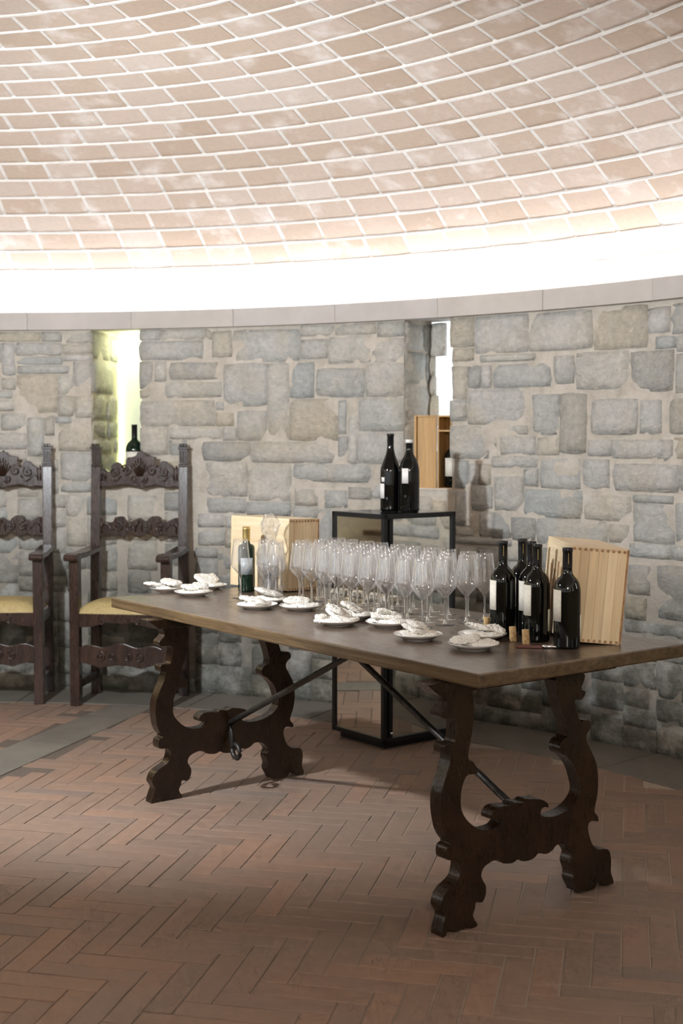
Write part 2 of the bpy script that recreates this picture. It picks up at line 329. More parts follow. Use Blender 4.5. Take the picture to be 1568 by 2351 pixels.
STONES="""142,182,185,202;87,131,150,164;137,162,161,184;176,204,142,164;316,351,185,203;352,381,184,203;281,314,150,167;389,411,62,86;285,315,185,204;151,176,109,129;153,202,130,141;15,38,158,179;217,243,147,164;217,243,130,146;163,175,142,184;321,360,92,104;343,371,166,183;126,150,111,130;314,346,105,118;351,376,145,161;192,220,165,180;364,399,119,131;221,243,165,182;334,348,136,164;178,223,120,129;373,395,164,182;199,224,183,197;271,293,133,149;375,397,96,113;87,124,187,197;296,328,168,179;348,373,105,116;176,190,165,184;323,345,119,133;40,58,119,135;124,152,131,141;397,414,163,180;318,333,145,164;39,58,136,151;102,135,166,174;297,313,107,124;145,162,142,158;398,413,97,114;87,103,134,149;105,133,176,185;-8,20,137,146;363,390,134,142;225,243,183,195;394,408,145,160;347,361,119,133;15,41,190,197;271,284,189,204;394,409,189,202;126,149,102,110;21,30,133,155;150,176,101,108;400,415,120,131;378,389,145,160;371,402,54,59;104,135,143,149;300,320,135,144;-7,29,198,203;48,58,170,186;130,141,188,202;-5,20,130,136;183,198,186,196;307,320,93,104;330,341,169,182;373,384,72,85;100,125,198,204;284,295,107,119;16,45,180,184;228,243,196,204;203,227,198,204;179,192,107,117;211,216,130,155;296,306,94,106;121,136,84,93;382,393,190,201;295,321,129,134;183,202,198,204;6,20,148,157;193,200,86,105;-8,13,159,165;272,280,163,179;7,14,179,197;373,395,89,95;396,409,134,143;15,41,185,189;321,333,135,143;274,281,118,132;397,414,181,188;87,94,171,186;288,319,181,184;-4,6,186,197;274,306,90,93;371,382,60,70;49,58,155,168;39,48,156,167;121,136,94,101;104,114,132,142;197,210,106,115;40,58,113,118;44,58,197,204;272,284,182,188;274,280,99,116;205,209,145,163;396,413,89,95;288,295,94,106;271,280,152,162;178,192,100,106;350,362,135,142;211,224,111,117;39,47,168,179;362,372,95,103;281,288,168,179;42,58,191,196;299,315,145,149;-7,12,166,170;289,294,168,179;132,142,150,157;314,321,120,128;205,210,130,144;288,294,120,130;42,58,187,190;87,99,198,204;282,287,120,130;96,102,175,186;375,396,114,117;136,144,142,149;31,36,145,156;386,396,183,188;274,284,94,98;391,395,133,142;7,14,171,177;225,230,112,118;87,94,166,170;37,46,152,155;132,136,159,163;294,297,139,146;126,129,198,204;-31,-10,0,10;-9,18,0,8;19,36,0,14;37,50,0,8;51,78,0,8;79,100,0,16;101,118,0,8;119,152,0,16;153,174,0,12;175,188,0,10;189,206,0,12;207,228,0,8;229,246,0,12;247,268,0,10;269,290,0,12;291,324,0,8;325,352,0,12;353,370,0,16;371,388,0,10;389,410,0,14;411,444,0,8;445,458,0,12;459,492,0,12;493,526,0,12;527,554,0,10;-9,18,9,21;37,54,9,23;55,76,9,19;101,114,9,17;207,228,9,25;291,312,9,23;313,324,9,19;411,438,9,17;-31,-14,11,23;175,188,11,27;247,264,11,27;371,388,11,19;527,554,11,23;153,170,13,29;189,206,13,23;229,242,13,27;269,290,13,21;325,338,13,25;339,352,13,25;445,462,13,25;463,496,13,27;497,518,13,21;519,526,13,29;19,36,15,29;389,410,15,25;79,100,17,27;119,132,17,33;133,146,17,29;353,370,17,29;101,114,18,30;411,438,18,26;55,76,20,30;313,324,20,30;371,384,20,28;-9,4,22,38;5,18,22,38;269,290,22,34;497,518,22,32;-31,-14,24,34;37,50,24,38;189,206,24,38;291,304,24,32;305,312,24,36;527,554,24,34;207,224,26,36;325,346,26,36;389,402,26,42;403,410,26,42;445,462,26,34;411,424,27,41;425,438,27,41;79,96,28,44;175,188,28,42;229,242,28,42;247,264,28,38;463,490,28,40;371,388,29,41;19,36,30,38;133,146,30,46;153,166,30,42;353,370,30,46;519,526,30,44;55,72,31,41;101,114,31,43;313,324,31,41;291,304,33,43;497,518,33,45;119,132,34,48;-31,-18,35,49;269,290,35,47;445,458,35,47;527,548,35,47;207,224,37,53;305,312,37,51;325,346,37,49;-13,0,39,53;1,14,39,47;15,36,39,55;37,50,39,55;189,206,39,51;247,260,39,53;261,268,39,55;463,476,41,51;477,490,41,53;55,72,42,56;313,324,42,56;371,388,42,50;411,438,42,52;153,166,43,55;175,188,43,53;229,242,43,51;389,410,43,52;101,114,44,60;291,304,44,60;79,96,45,55;519,526,45,61;497,514,46,62;133,146,47,59;353,370,47,52;1,14,48,60;269,286,48,62;439,456,48,60;527,540,48,64;541,548,48,64;119,132,49,61;-31,-18,50,60;325,338,50,66;339,346,50,58;189,206,52,62;229,242,52,62;305,312,52,64;459,476,52,64;353,369,53,67;403,424,53,60;425,438,53,65;-13,0,54,68;175,188,54,70;207,224,54,68;247,260,54,70;477,490,54,64;15,42,56,64;43,50,56,68;79,92,56,68;153,166,56,66;261,268,56,72;55,72,57,67;313,324,57,67;339,346,59,71;133,146,60,70;-31,-14,61,69;1,14,61,77;101,114,61,71;287,300,61,71;412,424,61,75;439,458,61,71;119,132,62,76;519,526,62,70;189,206,63,75;229,242,63,77;269,286,63,75;497,514,63,75;15,28,65,79;29,42,65,77;305,312,65,73;459,490,65,73;527,544,65,73;425,438,66,82;153,166,67,79;325,338,67,77;55,72,68,82;313,324,68,80;353,369,68,82;-13,0,69,77;43,54,69,81;79,96,69,85;207,224,69,77;-31,-14,70,82;133,146,71,79;175,188,71,87;247,260,71,87;519,526,71,87;101,114,72,84;287,300,72,88;339,346,72,80;439,458,72,82;261,268,73,85;305,312,74,82;459,476,74,84;477,490,74,86;527,544,74,86;189,206,76,84;269,286,76,88;412,424,76,87;497,514,76,88;545,554,76,90;119,132,77,82;-13,14,78,86;29,42,78,92;207,224,78,92;229,242,78,94;325,338,78,90;15,28,80,96;153,166,80,96;313,324,81,89;339,346,81,89;43,54,82,98;-31,-18,83,91;55,72,83,99;137,146,83,93;305,312,83,88;353,369,83,90;425,458,83,95;167,174,84,96;101,114,85,93;459,476,85,93;79,96,86,96;261,268,86,100;-13,8,87,103;477,496,87,97;527,544,87,97;175,188,88,98;247,260,88,104;414,424,88,104;519,526,88,102;497,514,89,101;545,554,91,103;-31,-18,92,100;29,42,93,103;207,220,93,103;221,228,93,105;101,114,94,102;137,146,94,100;459,476,94,104;229,242,95,107;425,442,96,104;443,458,96,106;15,28,97,109;79,96,97,111;477,496,98,114;527,544,98,110;43,54,99,111;55,72,100,110;-31,-18,101,111;261,268,101,111;497,510,102,114;101,114,103,113;519,526,103,113;-13,8,104,116;29,42,104,111;545,554,104,120;247,260,105,113;414,441,105,115;459,476,105,113;443,456,107,121;15,28,110,120;231,242,111,127;527,540,111,127;-31,-18,112,122;29,38,112,124;101,114,114,130;459,476,114,122;519,526,114,130;477,494,115,127;495,510,115,127;-13,8,117,128;87,96,117,127;416,437,119,133;15,28,121,128;545,554,121,131;443,456,122,134;-31,-18,123,135;459,476,123,131;29,38,125,131;477,504,128,142;527,540,128,136;-17,-7,129,135;519,526,131,145;459,476,132,146;545,554,132,140;416,437,134,144;443,456,135,151;-31,-14,136,152;527,540,137,153;541,554,141,149;477,504,143,157;416,429,145,161;430,437,145,161;519,526,146,156;-9,4,147,157;459,476,147,161;541,554,150,158;443,456,152,166;-31,-18,153,165;527,540,154,170;519,526,157,173;477,494,158,168;495,504,158,172;541,554,159,175;415,428,162,174;429,437,162,170;459,476,162,174;-31,-18,166,180;443,456,167,183;477,494,169,183;-8,5,171,181;429,437,171,183;527,540,171,187;495,510,173,185;519,526,174,182;415,428,175,189;459,476,175,185;541,554,176,186;-31,-18,181,195;519,526,183,195;429,437,184,200;443,456,184,198;477,494,184,194;459,476,186,202;495,508,186,196;541,554,187,203;527,540,188,202;415,428,190,200;477,494,195,203;-31,-18,196,203;519,526,196,203;495,508,197,203;30,41,198,203"""
stones=[(a/100-.004,b/100+.004,c/100-.003,d/100+.003) for a,b,c,d in (map(int,q.split(',')) for q in STONES.replace('\n','').split(';'))]
def add_stone(bm,s0,s1,z0,z1,seed,fn=None,proud=None):
    rr=random.Random(seed)
    w_,h_=s1-s0,z1-z0
    nx=max(3,min(6,int(w_/.05)+1)); nk=max(3,min(5,int(h_/.045)+1))
    pr=proud if proud is not None else rr.uniform(.006,.017)
    tx,tz=rr.uniform(-.03,.03),rr.uniform(-.05,.05)
    jig=[rr.uniform(-.1,.1) for _ in range(4)]
    g={}
    for i in range(nx+1):
        for k in range(nk+1):
            u=i/nx*2-1; v=k/nk*2-1
            # irregular outline
            su=1.0-.035*abs(v)**5+.045*nz((u*2,v*1.5,seed*.37),1.3); sv=1.0-.035*abs(u)**6+.05*nz((u*1.5,v*2,seed*.71),1.3)
            S=(s0+s1)/2+u*w_/2*min(su,1.03)+jig[0]*v*.06*h_; Z=(z0+z1)/2+v*h_/2*min(sv,1.03)+jig[1]*u*.06*h_
            e=max(abs(u)**6,abs(v)**6)
            d=pr*(1-.55*e)+tx*(S-(s0+s1)/2)+tz*(Z-(z0+z1)/2)+.012*nz((S,Z,seed),9)+.006*nz((S,Z,seed),26)
            Z=min(Z,ZB-.004) if fn is None else Z
            g[i,k]=(S,Z,d)
    f_=fn or (lambda S,Z,d: wp(S,Z,RW-d))
    V={q:bm.verts.new(f_(*c_)) for q,c_ in g.items()}
    for i in range(nx):
        for k in range(nk): bm.faces.new((V[i,k],V[i+1,k],V[i+1,k+1],V[i,k+1]))
    loop=[(i,0) for i in range(nx)]+[(nx,k) for k in range(nk)]+[(i,nk) for i in range(nx,0,-1)]+[(0,k) for k in range(nk,0,-1)]
    cs,cz=(s0+s1)/2,(z0+z1)/2
    B=[bm.verts.new(f_(cs+(g[q][0]-cs)*1.03,min(cz+(g[q][1]-cz)*1.03,ZB) if fn is None else cz+(g[q][1]-cz)*1.03,-.02)) for q in loop]
    for i in range(len(loop)):
        j=(i+1)%len(loop); bm.faces.new((V[loop[i]],V[loop[j]],B[j],B[i]))
vis=sorted([q for q in stones if q[1]>-.02 and q[0]<4.08],key=lambda q:-(q[1]-q[0])*(q[3]-q[2]))
big,small=vis[:285],vis[285:]+[q for q in stones if not(q[1]>-.02 and q[0]<4.08)]
for k,q in enumerate(big):
    bm=bmesh.new(); add_stone(bm,*q,k+1); mobj('stone',bm,M['stone'],wall,smooth=True)
if small:
    bm=bmesh.new()
    for k,q in enumerate(small): add_stone(bm,*q,k+900)
    mobj('stone',bm,M['stone'],wall,smooth=True,kind='stuff')
# ---- niches: reveals of stacked stones, sill, window light at the back
for ni,(s0,s1,zs_,dp) in enumerate(NICHES):
    nm='window_%d'%(ni+1)
    # straight reveals along the normal at the middle of the opening
    sm=(s0+s1)/2; a=PI/2-sm/RW; nrm=Vector((math.cos(a),math.sin(a),0)); tan=Vector((math.sin(a),-math.cos(a),0))
    A=wp(s0,0,RW); B=wp(s1,0,RW)
    def pt(base,d,z): q=base+nrm*d; return Vector((q.x,q.y,z))
    bm=bmesh.new()
    for base in (A,B):
        f_=[bm.verts.new(pt(base,d,z)) for d,z in ((-.004,zs_-.02),(dp,zs_-.02),(dp,2.12),(-.004,2.12))]; bm.faces.new(f_)
    bm.faces.new([bm.verts.new(q) for q in (pt(A,-.004,zs_),pt(B,-.004,zs_),pt(B,dp,zs_),pt(A,dp,zs_))])
    bm.faces.new([bm.verts.new(q) for q in (pt(A,-.004,2.06),pt(B,-.004,2.06),pt(B,dp,2.06),pt(A,dp,2.06))])
    reveal=mobj(nm,bm,M['mortar'],kind='structure')
    # window pane at the back, with an uneven stone edge
    bm=bmesh.new(); w0=A+nrm*(dp-.005); w1=B+nrm*(dp-.005); 
    box(bm,0,1,0,1,0,1)
    W=(w1-w0); 
    for v in bm.verts:
        x,y,z=v.co; q=w0+W*x+nrm*(.008*y); v.co=Vector((q.x,q.y,zs_+(2.06-zs_)*z))
    mobj('back_panel' if ni==0 else 'window_pane',bm,M['plaster'] if ni==0 else M['skyC'],reveal)
    if ni==0:
        bm=bmesh.new(); q=A+tan*.014+nrm*(dp-.02); tube(bm,[(q.x,q.y,zs_+.02),(q.x,q.y,2.03)],.006,8); mobj('led_tube',bm,M['niche_led'],reveal)
        l=bpy.data.lights.new('niche_lamp','POINT'); l.energy=1.2; l.color=(.93,1,.62); l.shadow_soft_size=.03; lo=bpy.data.objects.new('niche_lamp',l); COL.objects.link(lo); q=(A+B)/2+nrm*(dp-.12); lo.location=(q.x,q.y,2.0)
    rr=random.Random(5+ni)
    for side,base,sg in ((0,A,1),(1,B,-1)):
        z=zs_
        while z<2.02:
            hh=rr.uniform(.09,.2); z1=min(z+hh,2.045)
            dmid=rr.uniform(.45,.8)*dp if rr.random()<.6 else dp
            for d0,d1 in ((0.0,dmid),(dmid,dp)) if dmid<dp else ((0.0,dp),):
                if d1-d0<.05: continue
                bm=bmesh.new()
                fn=lambda S,Z,d,base=base,sg=sg: pt(base+tan*(sg*max(d,-.02)),S,Z)
                add_stone(bm,d0+.006,d1-.006,z+.006,z1-.006,rr.randrange(9999),fn,proud=.006)
                mobj('stone',bm,M['stone'],reveal,smooth=True)
            z=z1
    if ni==1:   # rough stones narrowing the slit on its left, as the bright jagged edge shows
        for k,(z0,z1,wd) in enumerate(((1.165,1.36,.05),(1.36,1.5,.035),(1.5,1.66,.045),(1.66,1.76,.03),(1.76,1.87,.025),(1.87,2.045,.09))):
            bm=bmesh.new(); base=A+nrm*(dp-.02)
            fn=lambda S,Z,d,base=base: Vector((*(base+tan*S-nrm*max(d,-.015)).xy,Z))
            add_stone(bm,0.0,wd,z0,z1,k+77,fn,proud=.03); mobj('stone',bm,M['stone'],reveal,smooth=True)
# ---- the rest of the round room
# unseen slit windows added to light the glasses, spaced like the two in view
FN=[(.73+1.85*k-.145,.73+1.85*k+.145) for k in range(3,15)]
bm=bmesh.new(); sA=SMAX; sB=2*PI*RW+SMIN; N=120
ss=[sA+(sB-sA)*i/N for i in range(N+1)]
for a_,b_ in FN:
    for c_ in (a_,b_):
        k=min(range(1,N),key=lambda i:abs(ss[i]-c_)); ss[k]=c_
zz5=(0,.4,.8,1.17,1.6,ZB)
ring=[[bm.verts.new(wp(s,z,RW+.002+.006*nz((s,z*3,1),1))) for z in zz5] for s in ss]
for i in range(N):
    for k in range(5):
        sm=(ss[i]+ss[i+1])/2
        if k>=3 and any(a_<sm<b_ for a_,b_ in FN): continue
        A_,B_=ring[i],ring[i+1]; bm.faces.new((A_[k],B_[k],B_[k+1],A_[k+1]))
for wi,(a_,b_) in enumerate(FN):
    b2=bmesh.new(); q=[[b2.verts.new(wp(s,z,r)) for s,z in ((a_-.004,1.165),(b_+.004,1.165),(b_+.004,2.06),(a_-.004,2.06))] for r in (RW-.002,RW+.26)]
    for k in range(4): b2.faces.new((q[0][k],q[0][(k+1)%4],q[1][(k+1)%4],q[1][k]))
    wo=mobj('window_%d'%(wi+3),b2,M['mortar'],kind='structure')
    b2=bmesh.new(); q=[[b2.verts.new(wp(s,z,r)) for s,z in ((a_,1.17),(b_,1.17),(b_,2.055),(a_,2.055))] for r in (RW+.25,RW+.255)]
    b2.faces.new(q[0]); b2.faces.new(q[1])
    for k in range(4): b2.faces.new((q[0][k],q[0][(k+1)%4],q[1][(k+1)%4],q[1][k]))
    mobj('window_pane',b2,M['added_pane_yellow'] if wi>=len(FN)-2 else M['added_pane'],wo)  # last two added panes glow yellow to warm the mirror reflection
t=NT('far_wall_masonry'); co=t.coord(); v=t.new('ShaderNodeTexVoronoi',feature='DISTANCE_TO_EDGE'); v.inputs['Scale'].default_value=4.5; mp=t.coord('Object',(1,1,1.7)); t.l.new(mp,v.inputs['Vector'])
n1=t.noise(co,5,5,.6); c=t.mix(t.ramp(v.outputs['Distance'],[(.03,(0,)),(.07,(1,))]),(.5,.44,.34),t.ramp(n1,[(.3,(.46,.42,.33)),(.7,(.62,.53,.34))]))
t.col(c).rough(.9); t.bump(v.outputs['Distance'],.6,.02)
mobj('wall_front',bm,t.m,smooth=True,kind='structure')
# ---- cornice: ring of dressed stone blocks carrying the light cove
def ring_block(bm,s0,s1,r0,r1,z0,z1,n=6):
    P_=[]
    for i in range(n+1):
        s=s0+(s1-s0)*i/n
        P_.append([bm.verts.new(wp(s,z,r)) for r,z in ((r0,z0),(r1,z0),(r1,z1),(r0,z1))])
    for A_,B_ in zip(P_,P_[1:]):
        for k in range(4): bm.faces.new((A_[k],A_[(k+1)%4],B_[(k+1)%4],B_[k]))
    bm.faces.new(P_[0]); bm.faces.new(P_[-1][::-1])
bm=bmesh.new(); ring_block(bm,0,2*PI*RW,RW-.02,4.93,ZB+.012,ZT-.004,160)
cor=mobj('trim_1',bm,M['cornice'],kind='structure')
s=-.385-.60
while s<4.9:
    L=.60*RW/(RW-.05); bm=bmesh.new(); ring_block(bm,s+.0007,s+L-.0007,RW-.05+R_.uniform(-.0015,.0015),RW+.04,ZB,ZT,6)
    mobj('stone_block',bm,M['cornice'],cor,bevel=.0015); s+=L
bm=bmesh.new()
send=2*PI*RW-.985
while s<send-.1:
    e=min(s+.61,send); ring_block(bm,s+.0015,e-.0015,RW-.05,RW+.04,ZB,ZT,4); s=e
mobj('stone_block',bm,M['cornice'],cor,kind='stuff')
bm=bmesh.new(); ring_block(bm,0,2*PI*RW,4.72,4.76,ZT-.002,ZT+.012,120)
o=mobj('led_strip',bm,M['led']); tag(o,'white light strip hidden in the cove behind the stone cornice','light strip')
# ---- dome: shell of mortar with courses of terracotta tiles
prof=[]
r,z,sp=4.5697,2.498,.1477
a0,a1,a2=.597,-.6041,.162
cs=[(r,z)]
rr_,zz_=r,z
for i in range(40):
    tt=i/12
    a=a0+a1*tt+a2*tt*tt if i<15 else max(.02,.13-.004*(i-15))
    rr_-=sp*math.cos(a); zz_+=sp*math.sin(a)
    if rr_<.25: break
    cs.append((rr_,zz_))
down=[]; rr_,zz_=r,z
for a in (.70,.80,.9): 
    rr_+=sp*math.cos(a); zz_-=sp*math.sin(a); down.append((rr_,zz_))
low=(down[-1][0]+.02,ZT-.01)
courses=down[::-1]+cs
bm=bmesh.new(); n=180
pr=[low]+courses+[(0,courses[-1][1]+.005)]
lathe(bm,[(q[0]+(.002 if q[0]>.1 else 0),q[1]+.002) for q in pr],n,c=(CX,CY,0))
dome=mobj('ceiling',bm,M['vmortar'],smooth=True,kind='structure')
def project(P_):
    y=P_[1]*math.cos(PITCH)-(P_[2]-CAMZ)*math.sin(PITCH); u=P_[1]*math.sin(PITCH)+(P_[2]-CAMZ)*math.cos(PITCH)
    if y<.2: return None
    return 784+P_[0]/y*FPX,1175.5-u/y*FPX
def tile_verts(ci,s0,s1,seed):
    (ra,za),(rb,zb)=courses[ci],courses[ci+1]     # a = lower/outer edge
    rr=random.Random(seed); g=.009
    dr,dz=rb-ra,zb-za; L=math.hypot(dr,dz); tr,tz=dr/L,dz/L; nr,nz_=-tz*-1,tr*-1   # placeholder
    nr,nz_=(-abs(tz),-abs(tr))                      # inward/down normal
    out=[]
    for j,(q,off) in enumerate(((g,.0018),(L-g,.0008))):
        row=[]
        for i in range(4):
            aa=(s0+(s1-s0)*i/3)
            d=off+rr.uniform(-.0008,.0008); qq=q+rr.uniform(-.002,.002)
            row.append((aa,ra+tr*qq+nr*d,za+tz*qq+nz_*d))
        out.append(row)
    return out,(nr,nz_)
def add_tile(bm,ci,a0_,a1_,seed):
    rows,(nr,nz_)=tile_verts(ci,a0_,a1_,seed)
    T=[[bm.verts.new((CX+r*math.cos(a),CY+r*math.sin(a),z)) for a,r,z in row] for row in rows]
    Bk=[[bm.verts.new((CX+(r-nr*.018)*math.cos(a),CY+(r-nr*.018)*math.sin(a),z-nz_*.018)) for a,r,z in row] for row in rows]
    for i in range(3):
        bm.faces.new((T[0][i],T[0][i+1],T[1][i+1],T[1][i]))
        bm.faces.new((T[0][i],Bk[0][i],Bk[0][i+1],T[0][i+1])); bm.faces.new((T[1][i],T[1][i+1],Bk[1][i+1],Bk[1][i]))
    bm.faces.new((T[0][0],T[1][0],Bk[1][0],Bk[0][0])); bm.faces.new((T[0][3],Bk[0][3],Bk[1][3],T[1][3]))
tiles=[]
rt=random.Random(21); off=0
for ci in range(len(courses)-1):
    rm=(courses[ci][0]+courses[ci+1][0])/2
    if rm<.4: break
    nt=max(6,int(round(2*PI*rm/.236))); off+=rt.uniform(.35,.65)
    for k in range(nt):
        a=2*PI*(k+off)/nt; da=2*PI/nt; gg=.0102/rm
        P_=(CX+rm*math.cos(a+da/2),CY+rm*math.sin(a+da/2),(courses[ci][1]+courses[ci+1][1])/2)
        pp=project(P_); area=0
        if pp and -60<pp[0]<1628 and -40<pp[1]<760: area=1/(P_[1]**2)
        j=rt.uniform(-.003,.003)/rm
        tiles.append((area,ci,a+gg+j,a+da-gg+j,k*100+ci))
tiles.sort(key=lambda q:-q[0])
nv=sum(1 for q in tiles if q[0]>0)
for q in tiles[:min(290,nv)]:
    bm=bmesh.new(); add_tile(bm,*q[1:]); mobj('tile',bm,M['tile'],dome)
bm=bmesh.new()
for q in tiles[min(290,nv):]: add_tile(bm,*q[1:])
mobj('tile',bm,M['tile'],dome,kind='stuff')

# raised mortar beads along the courses
bm=bmesh.new(); nb=420
for ci in range(1,min(22,len(courses))):
    rc_,zc_=courses[ci]; (ra,za),(rb_,zb_)=courses[ci-1],(courses[ci+1] if ci+1<len(courses) else courses[ci])
    dr,dz=rb_-ra,zb_-za; L=math.hypot(dr,dz); tr,tz=dr/L,dz/L; nr,nz_=-abs(tz),-abs(tr)
    rows=[]
    for i in range(nb):
        a=2*PI*i/nb; row=[]
        for q,d in ((-.0095,-.004),(-.006,.006),(.005,.008),(.0085,-.004)):
            e=.0055*noise.noise(Vector((math.cos(a)*rc_*9,math.sin(a)*rc_*9,ci*3+q*90)))
            e2=.0025*noise.noise(Vector((math.cos(a)*rc_*15,math.sin(a)*rc_*15,ci*5+q*50)))
            qq=q+e; dd=d+(e2 if d>0 else 0)
            row.append(bm.verts.new((CX+(rc_+tr*qq+nr*dd)*math.cos(a),CY+(rc_+tr*qq+nr*dd)*math.sin(a),zc_+tz*qq+nz_*dd)))
        rows.append(row)
    for i in range(nb):
        A_,B_=rows[i],rows[(i+1)%nb]
        for k in range(3): bm.faces.new((A_[k],B_[k],B_[k+1],A_[k+1]))
mobj('mortar_bead',bm,M['vmortar'],dome,kind='stuff')

# ------------------------------------------------------------------ floor
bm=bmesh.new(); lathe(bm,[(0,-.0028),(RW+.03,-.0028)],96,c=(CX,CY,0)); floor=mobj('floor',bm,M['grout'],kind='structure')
ang=math.radians(77.5); U=Vector((math.cos(ang),math.sin(ang),0)); Vv=Vector((math.cos(ang-PI/2),math.sin(ang-PI/2),0))
BW=.0775; O=Vector((.597-.0,4.092-.31,0))  # lattice origin at a joint corner seen in front of the near trestle
bandA=Vector((-1.56,5.88,0)); bandD=Vector((math.cos(math.radians(72.5)),math.sin(math.radians(72.5)),0)); bandN=Vector((bandD.y,-bandD.x,0))
def inband(P_): 
    t_=(P_-bandA).dot(bandN); return -.02<t_<.27
me=bpy.data.meshes.new('brick'); bm=bmesh.new()
L2,W2,g=BW*2-.0019,BW/2-.0019,.0022
top=[bm.verts.new((x*(L2-g),y*(W2-g),0)) for x,y in ((-1,-1),(1,-1),(1,1),(-1,1))]
mid=[bm.verts.new((x*L2,y*W2,-.0011)) for x,y in ((-1,-1),(1,-1),(1,1),(-1,1))]
bot=[bm.verts.new((x*L2,y*W2,-.02)) for x,y in ((-1,-1),(1,-1),(1,1),(-1,1))]
bm.faces.new(top)
for A_,B_ in ((top,mid),(mid,bot)):
    for i in range(4): bm.faces.new((A_[i],B_[i],B_[(i+1)%4],A_[(i+1)%4]))
bmesh.ops.recalc_face_normals(bm,faces=bm.faces); bm.to_mesh(me); bm.free(); me.materials.append(M['brick'])
bl=[]
for k in range(-70,70):
    for m_ in range(-14,14):
        x0=k+8*m_
        for vert in (0,1):
            if not vert: cx_,cy_=x0+2,k+.5
            else: cx_,cy_=x0+.5,k+3      # column x0, rows k+1..k+4
            P_=O+Vv*(cx_*BW)+U*(cy_*BW)
            rc=math.hypot(P_.x-CX,P_.y-CY)
            if rc>4.12 or inband(P_) or P_.y<-1.0: continue
            pp=project((P_.x,P_.y,0)); ar=0
            if pp and -70<pp[0]<1640 and 1580<pp[1]<2460: ar=1/(P_.y**3)
            bl.append((ar,P_,ang if vert else ang-PI/2))
bl.sort(key=lambda q:-q[0])
nvb=sum(1 for q in bl if q[0]>0)
print('bricks in view',nvb,'tiles in view',nv,'stones',len(vis))
rb=random.Random(3)
def brick_mat(P_,a): return Matrix.Translation((P_.x,P_.y,rb.uniform(-.0011,.0005)))@Matrix.Rotation(a+rb.uniform(-.006,.006),4,'Z')@Matrix.Rotation(rb.uniform(-.002,.002),4,'X')@Matrix.Rotation(rb.uniform(-.0015,.0015),4,'Y')
for q in bl[:298]:
    o=bpy.data.objects.new('brick',me); o.matrix_world=brick_mat(q[1],q[2]); link(o,floor)
bm=bmesh.new(); src=bmesh.new(); src.from_mesh(me); sv=[v.co.copy() for v in src.verts]; sf=[[v.index for v in f_.verts] for f_ in src.faces]; src.free()
for q in bl[298:]:
    m_=brick_mat(q[1],q[2]); vs=[bm.verts.new(m_@v) for v in sv]
    for f_ in sf: bm.faces.new([vs[i] for i in f_])
mobj('brick',bm,M['brick'],floor,kind='stuff')
# grey stone border along the wall and band across the bricks
s=-2.2
while s<5.6:
    L=R_.uniform(.75,1.1); bm=bmesh.new()
    P_=[]
    n=6
    for i in range(n+1):
        ss=s+.004+(L-.008)*i/n; P_.append([bm.verts.new(wp(ss,z,r)) for r,z in ((4.085,-.01),(RW+.02,-.01),(RW+.02,.003),(4.085,.003))])
    for A_,B_ in zip(P_,P_[1:]):
        for k in range(4): bm.faces.new((A_[k],A_[(k+1)%4],B_[(k+1)%4],B_[k]))
    bm.faces.new(P_[0]); bm.faces.new(P_[-1][::-1])
    mobj('paving_slab',bm,M['slab'],floor,bevel=.002); s+=L
t_=-3.6
while t_<1.16:
    L=R_.uniform(.6,.9); e=min(t_+L,1.16); bm=bmesh.new()
    Q=[bandA+bandD*a+bandN*b for a,b in ((t_+.003,0),(e-.003,0),(e-.003,.25),(t_+.003,.25))]
    T_=[bm.verts.new((q.x,q.y,.002)) for q in Q]; B_=[bm.verts.new((q.x,q.y,-.01)) for q in Q]
    bm.faces.new(T_)
    for i in range(4): bm.faces.new((T_[i],T_[(i+1)%4],B_[(i+1)%4],B_[i]))
    mobj('paving_slab',bm,M['slab'],floor); t_=e

# ------------------------------------------------------------------ trestle table
TC=Vector((.3764,3.5111,0)); YAW=.646; TL,TW=2.19,.8856; TZ=.78
tab=empty('trestle_table','long dark walnut trestle table with carved lyre legs and iron braces','table',TC,YAW)
def T(b,a,z=TZ):
    c_,s_=math.cos(YAW),math.sin(YAW); return Vector((TC.x+c_*b-s_*a,TC.y+s_*b+c_*a,z))
# top, local x across, y along
bm=bmesh.new(); nx,ny=10,46
def topedge(x,y,z):
    e=.0025*nz((x*3,y*3,z*9),6); return (x+e*(1 if x>.4 else -1)*(1 if x in (0,TW) else 0),y+e*(1 if y in (0,TL) else 0),z)
G={}
for i in range(nx+1):
    for j in range(ny+1):
        for z in (0,1):
            x=TW*i/nx; y=TL*j/ny; e=.003*nz((x*2,y*4,z),5)
            xx=x+(e-.001 if i==0 else -e if i==nx else 0); yy=y+(e if j==0 else -e if j==ny else 0)
            G[i,j,z]=bm.verts.new((xx,yy,(TZ if z else TZ-.042)+(.0005*nz((x,y,0),5))))
for i in range(nx):
    for j in range(ny):
        bm.faces.new((G[i,j,1],G[i+1,j,1],G[i+1,j+1,1],G[i,j+1,1])); bm.faces.new((G[i,j,0],G[i,j+1,0],G[i+1,j+1,0],G[i+1,j,0]))
side=[]
for j in range(ny):
    for i in (0,nx): side.append(bm.faces.new((G[i,j,0],G[i,j+1,0],G[i,j+1,1],G[i,j,1])))
for i in range(nx):
    for j in (0,ny): side.append(bm.faces.new((G[i,j,0],G[i+1,j,0],G[i+1,j,1],G[i,j,1])))
for f_ in side: f_.material_index=1
mobj('tabletop',bm,[M['top'],M['topedge']],tab,bevel=.006)
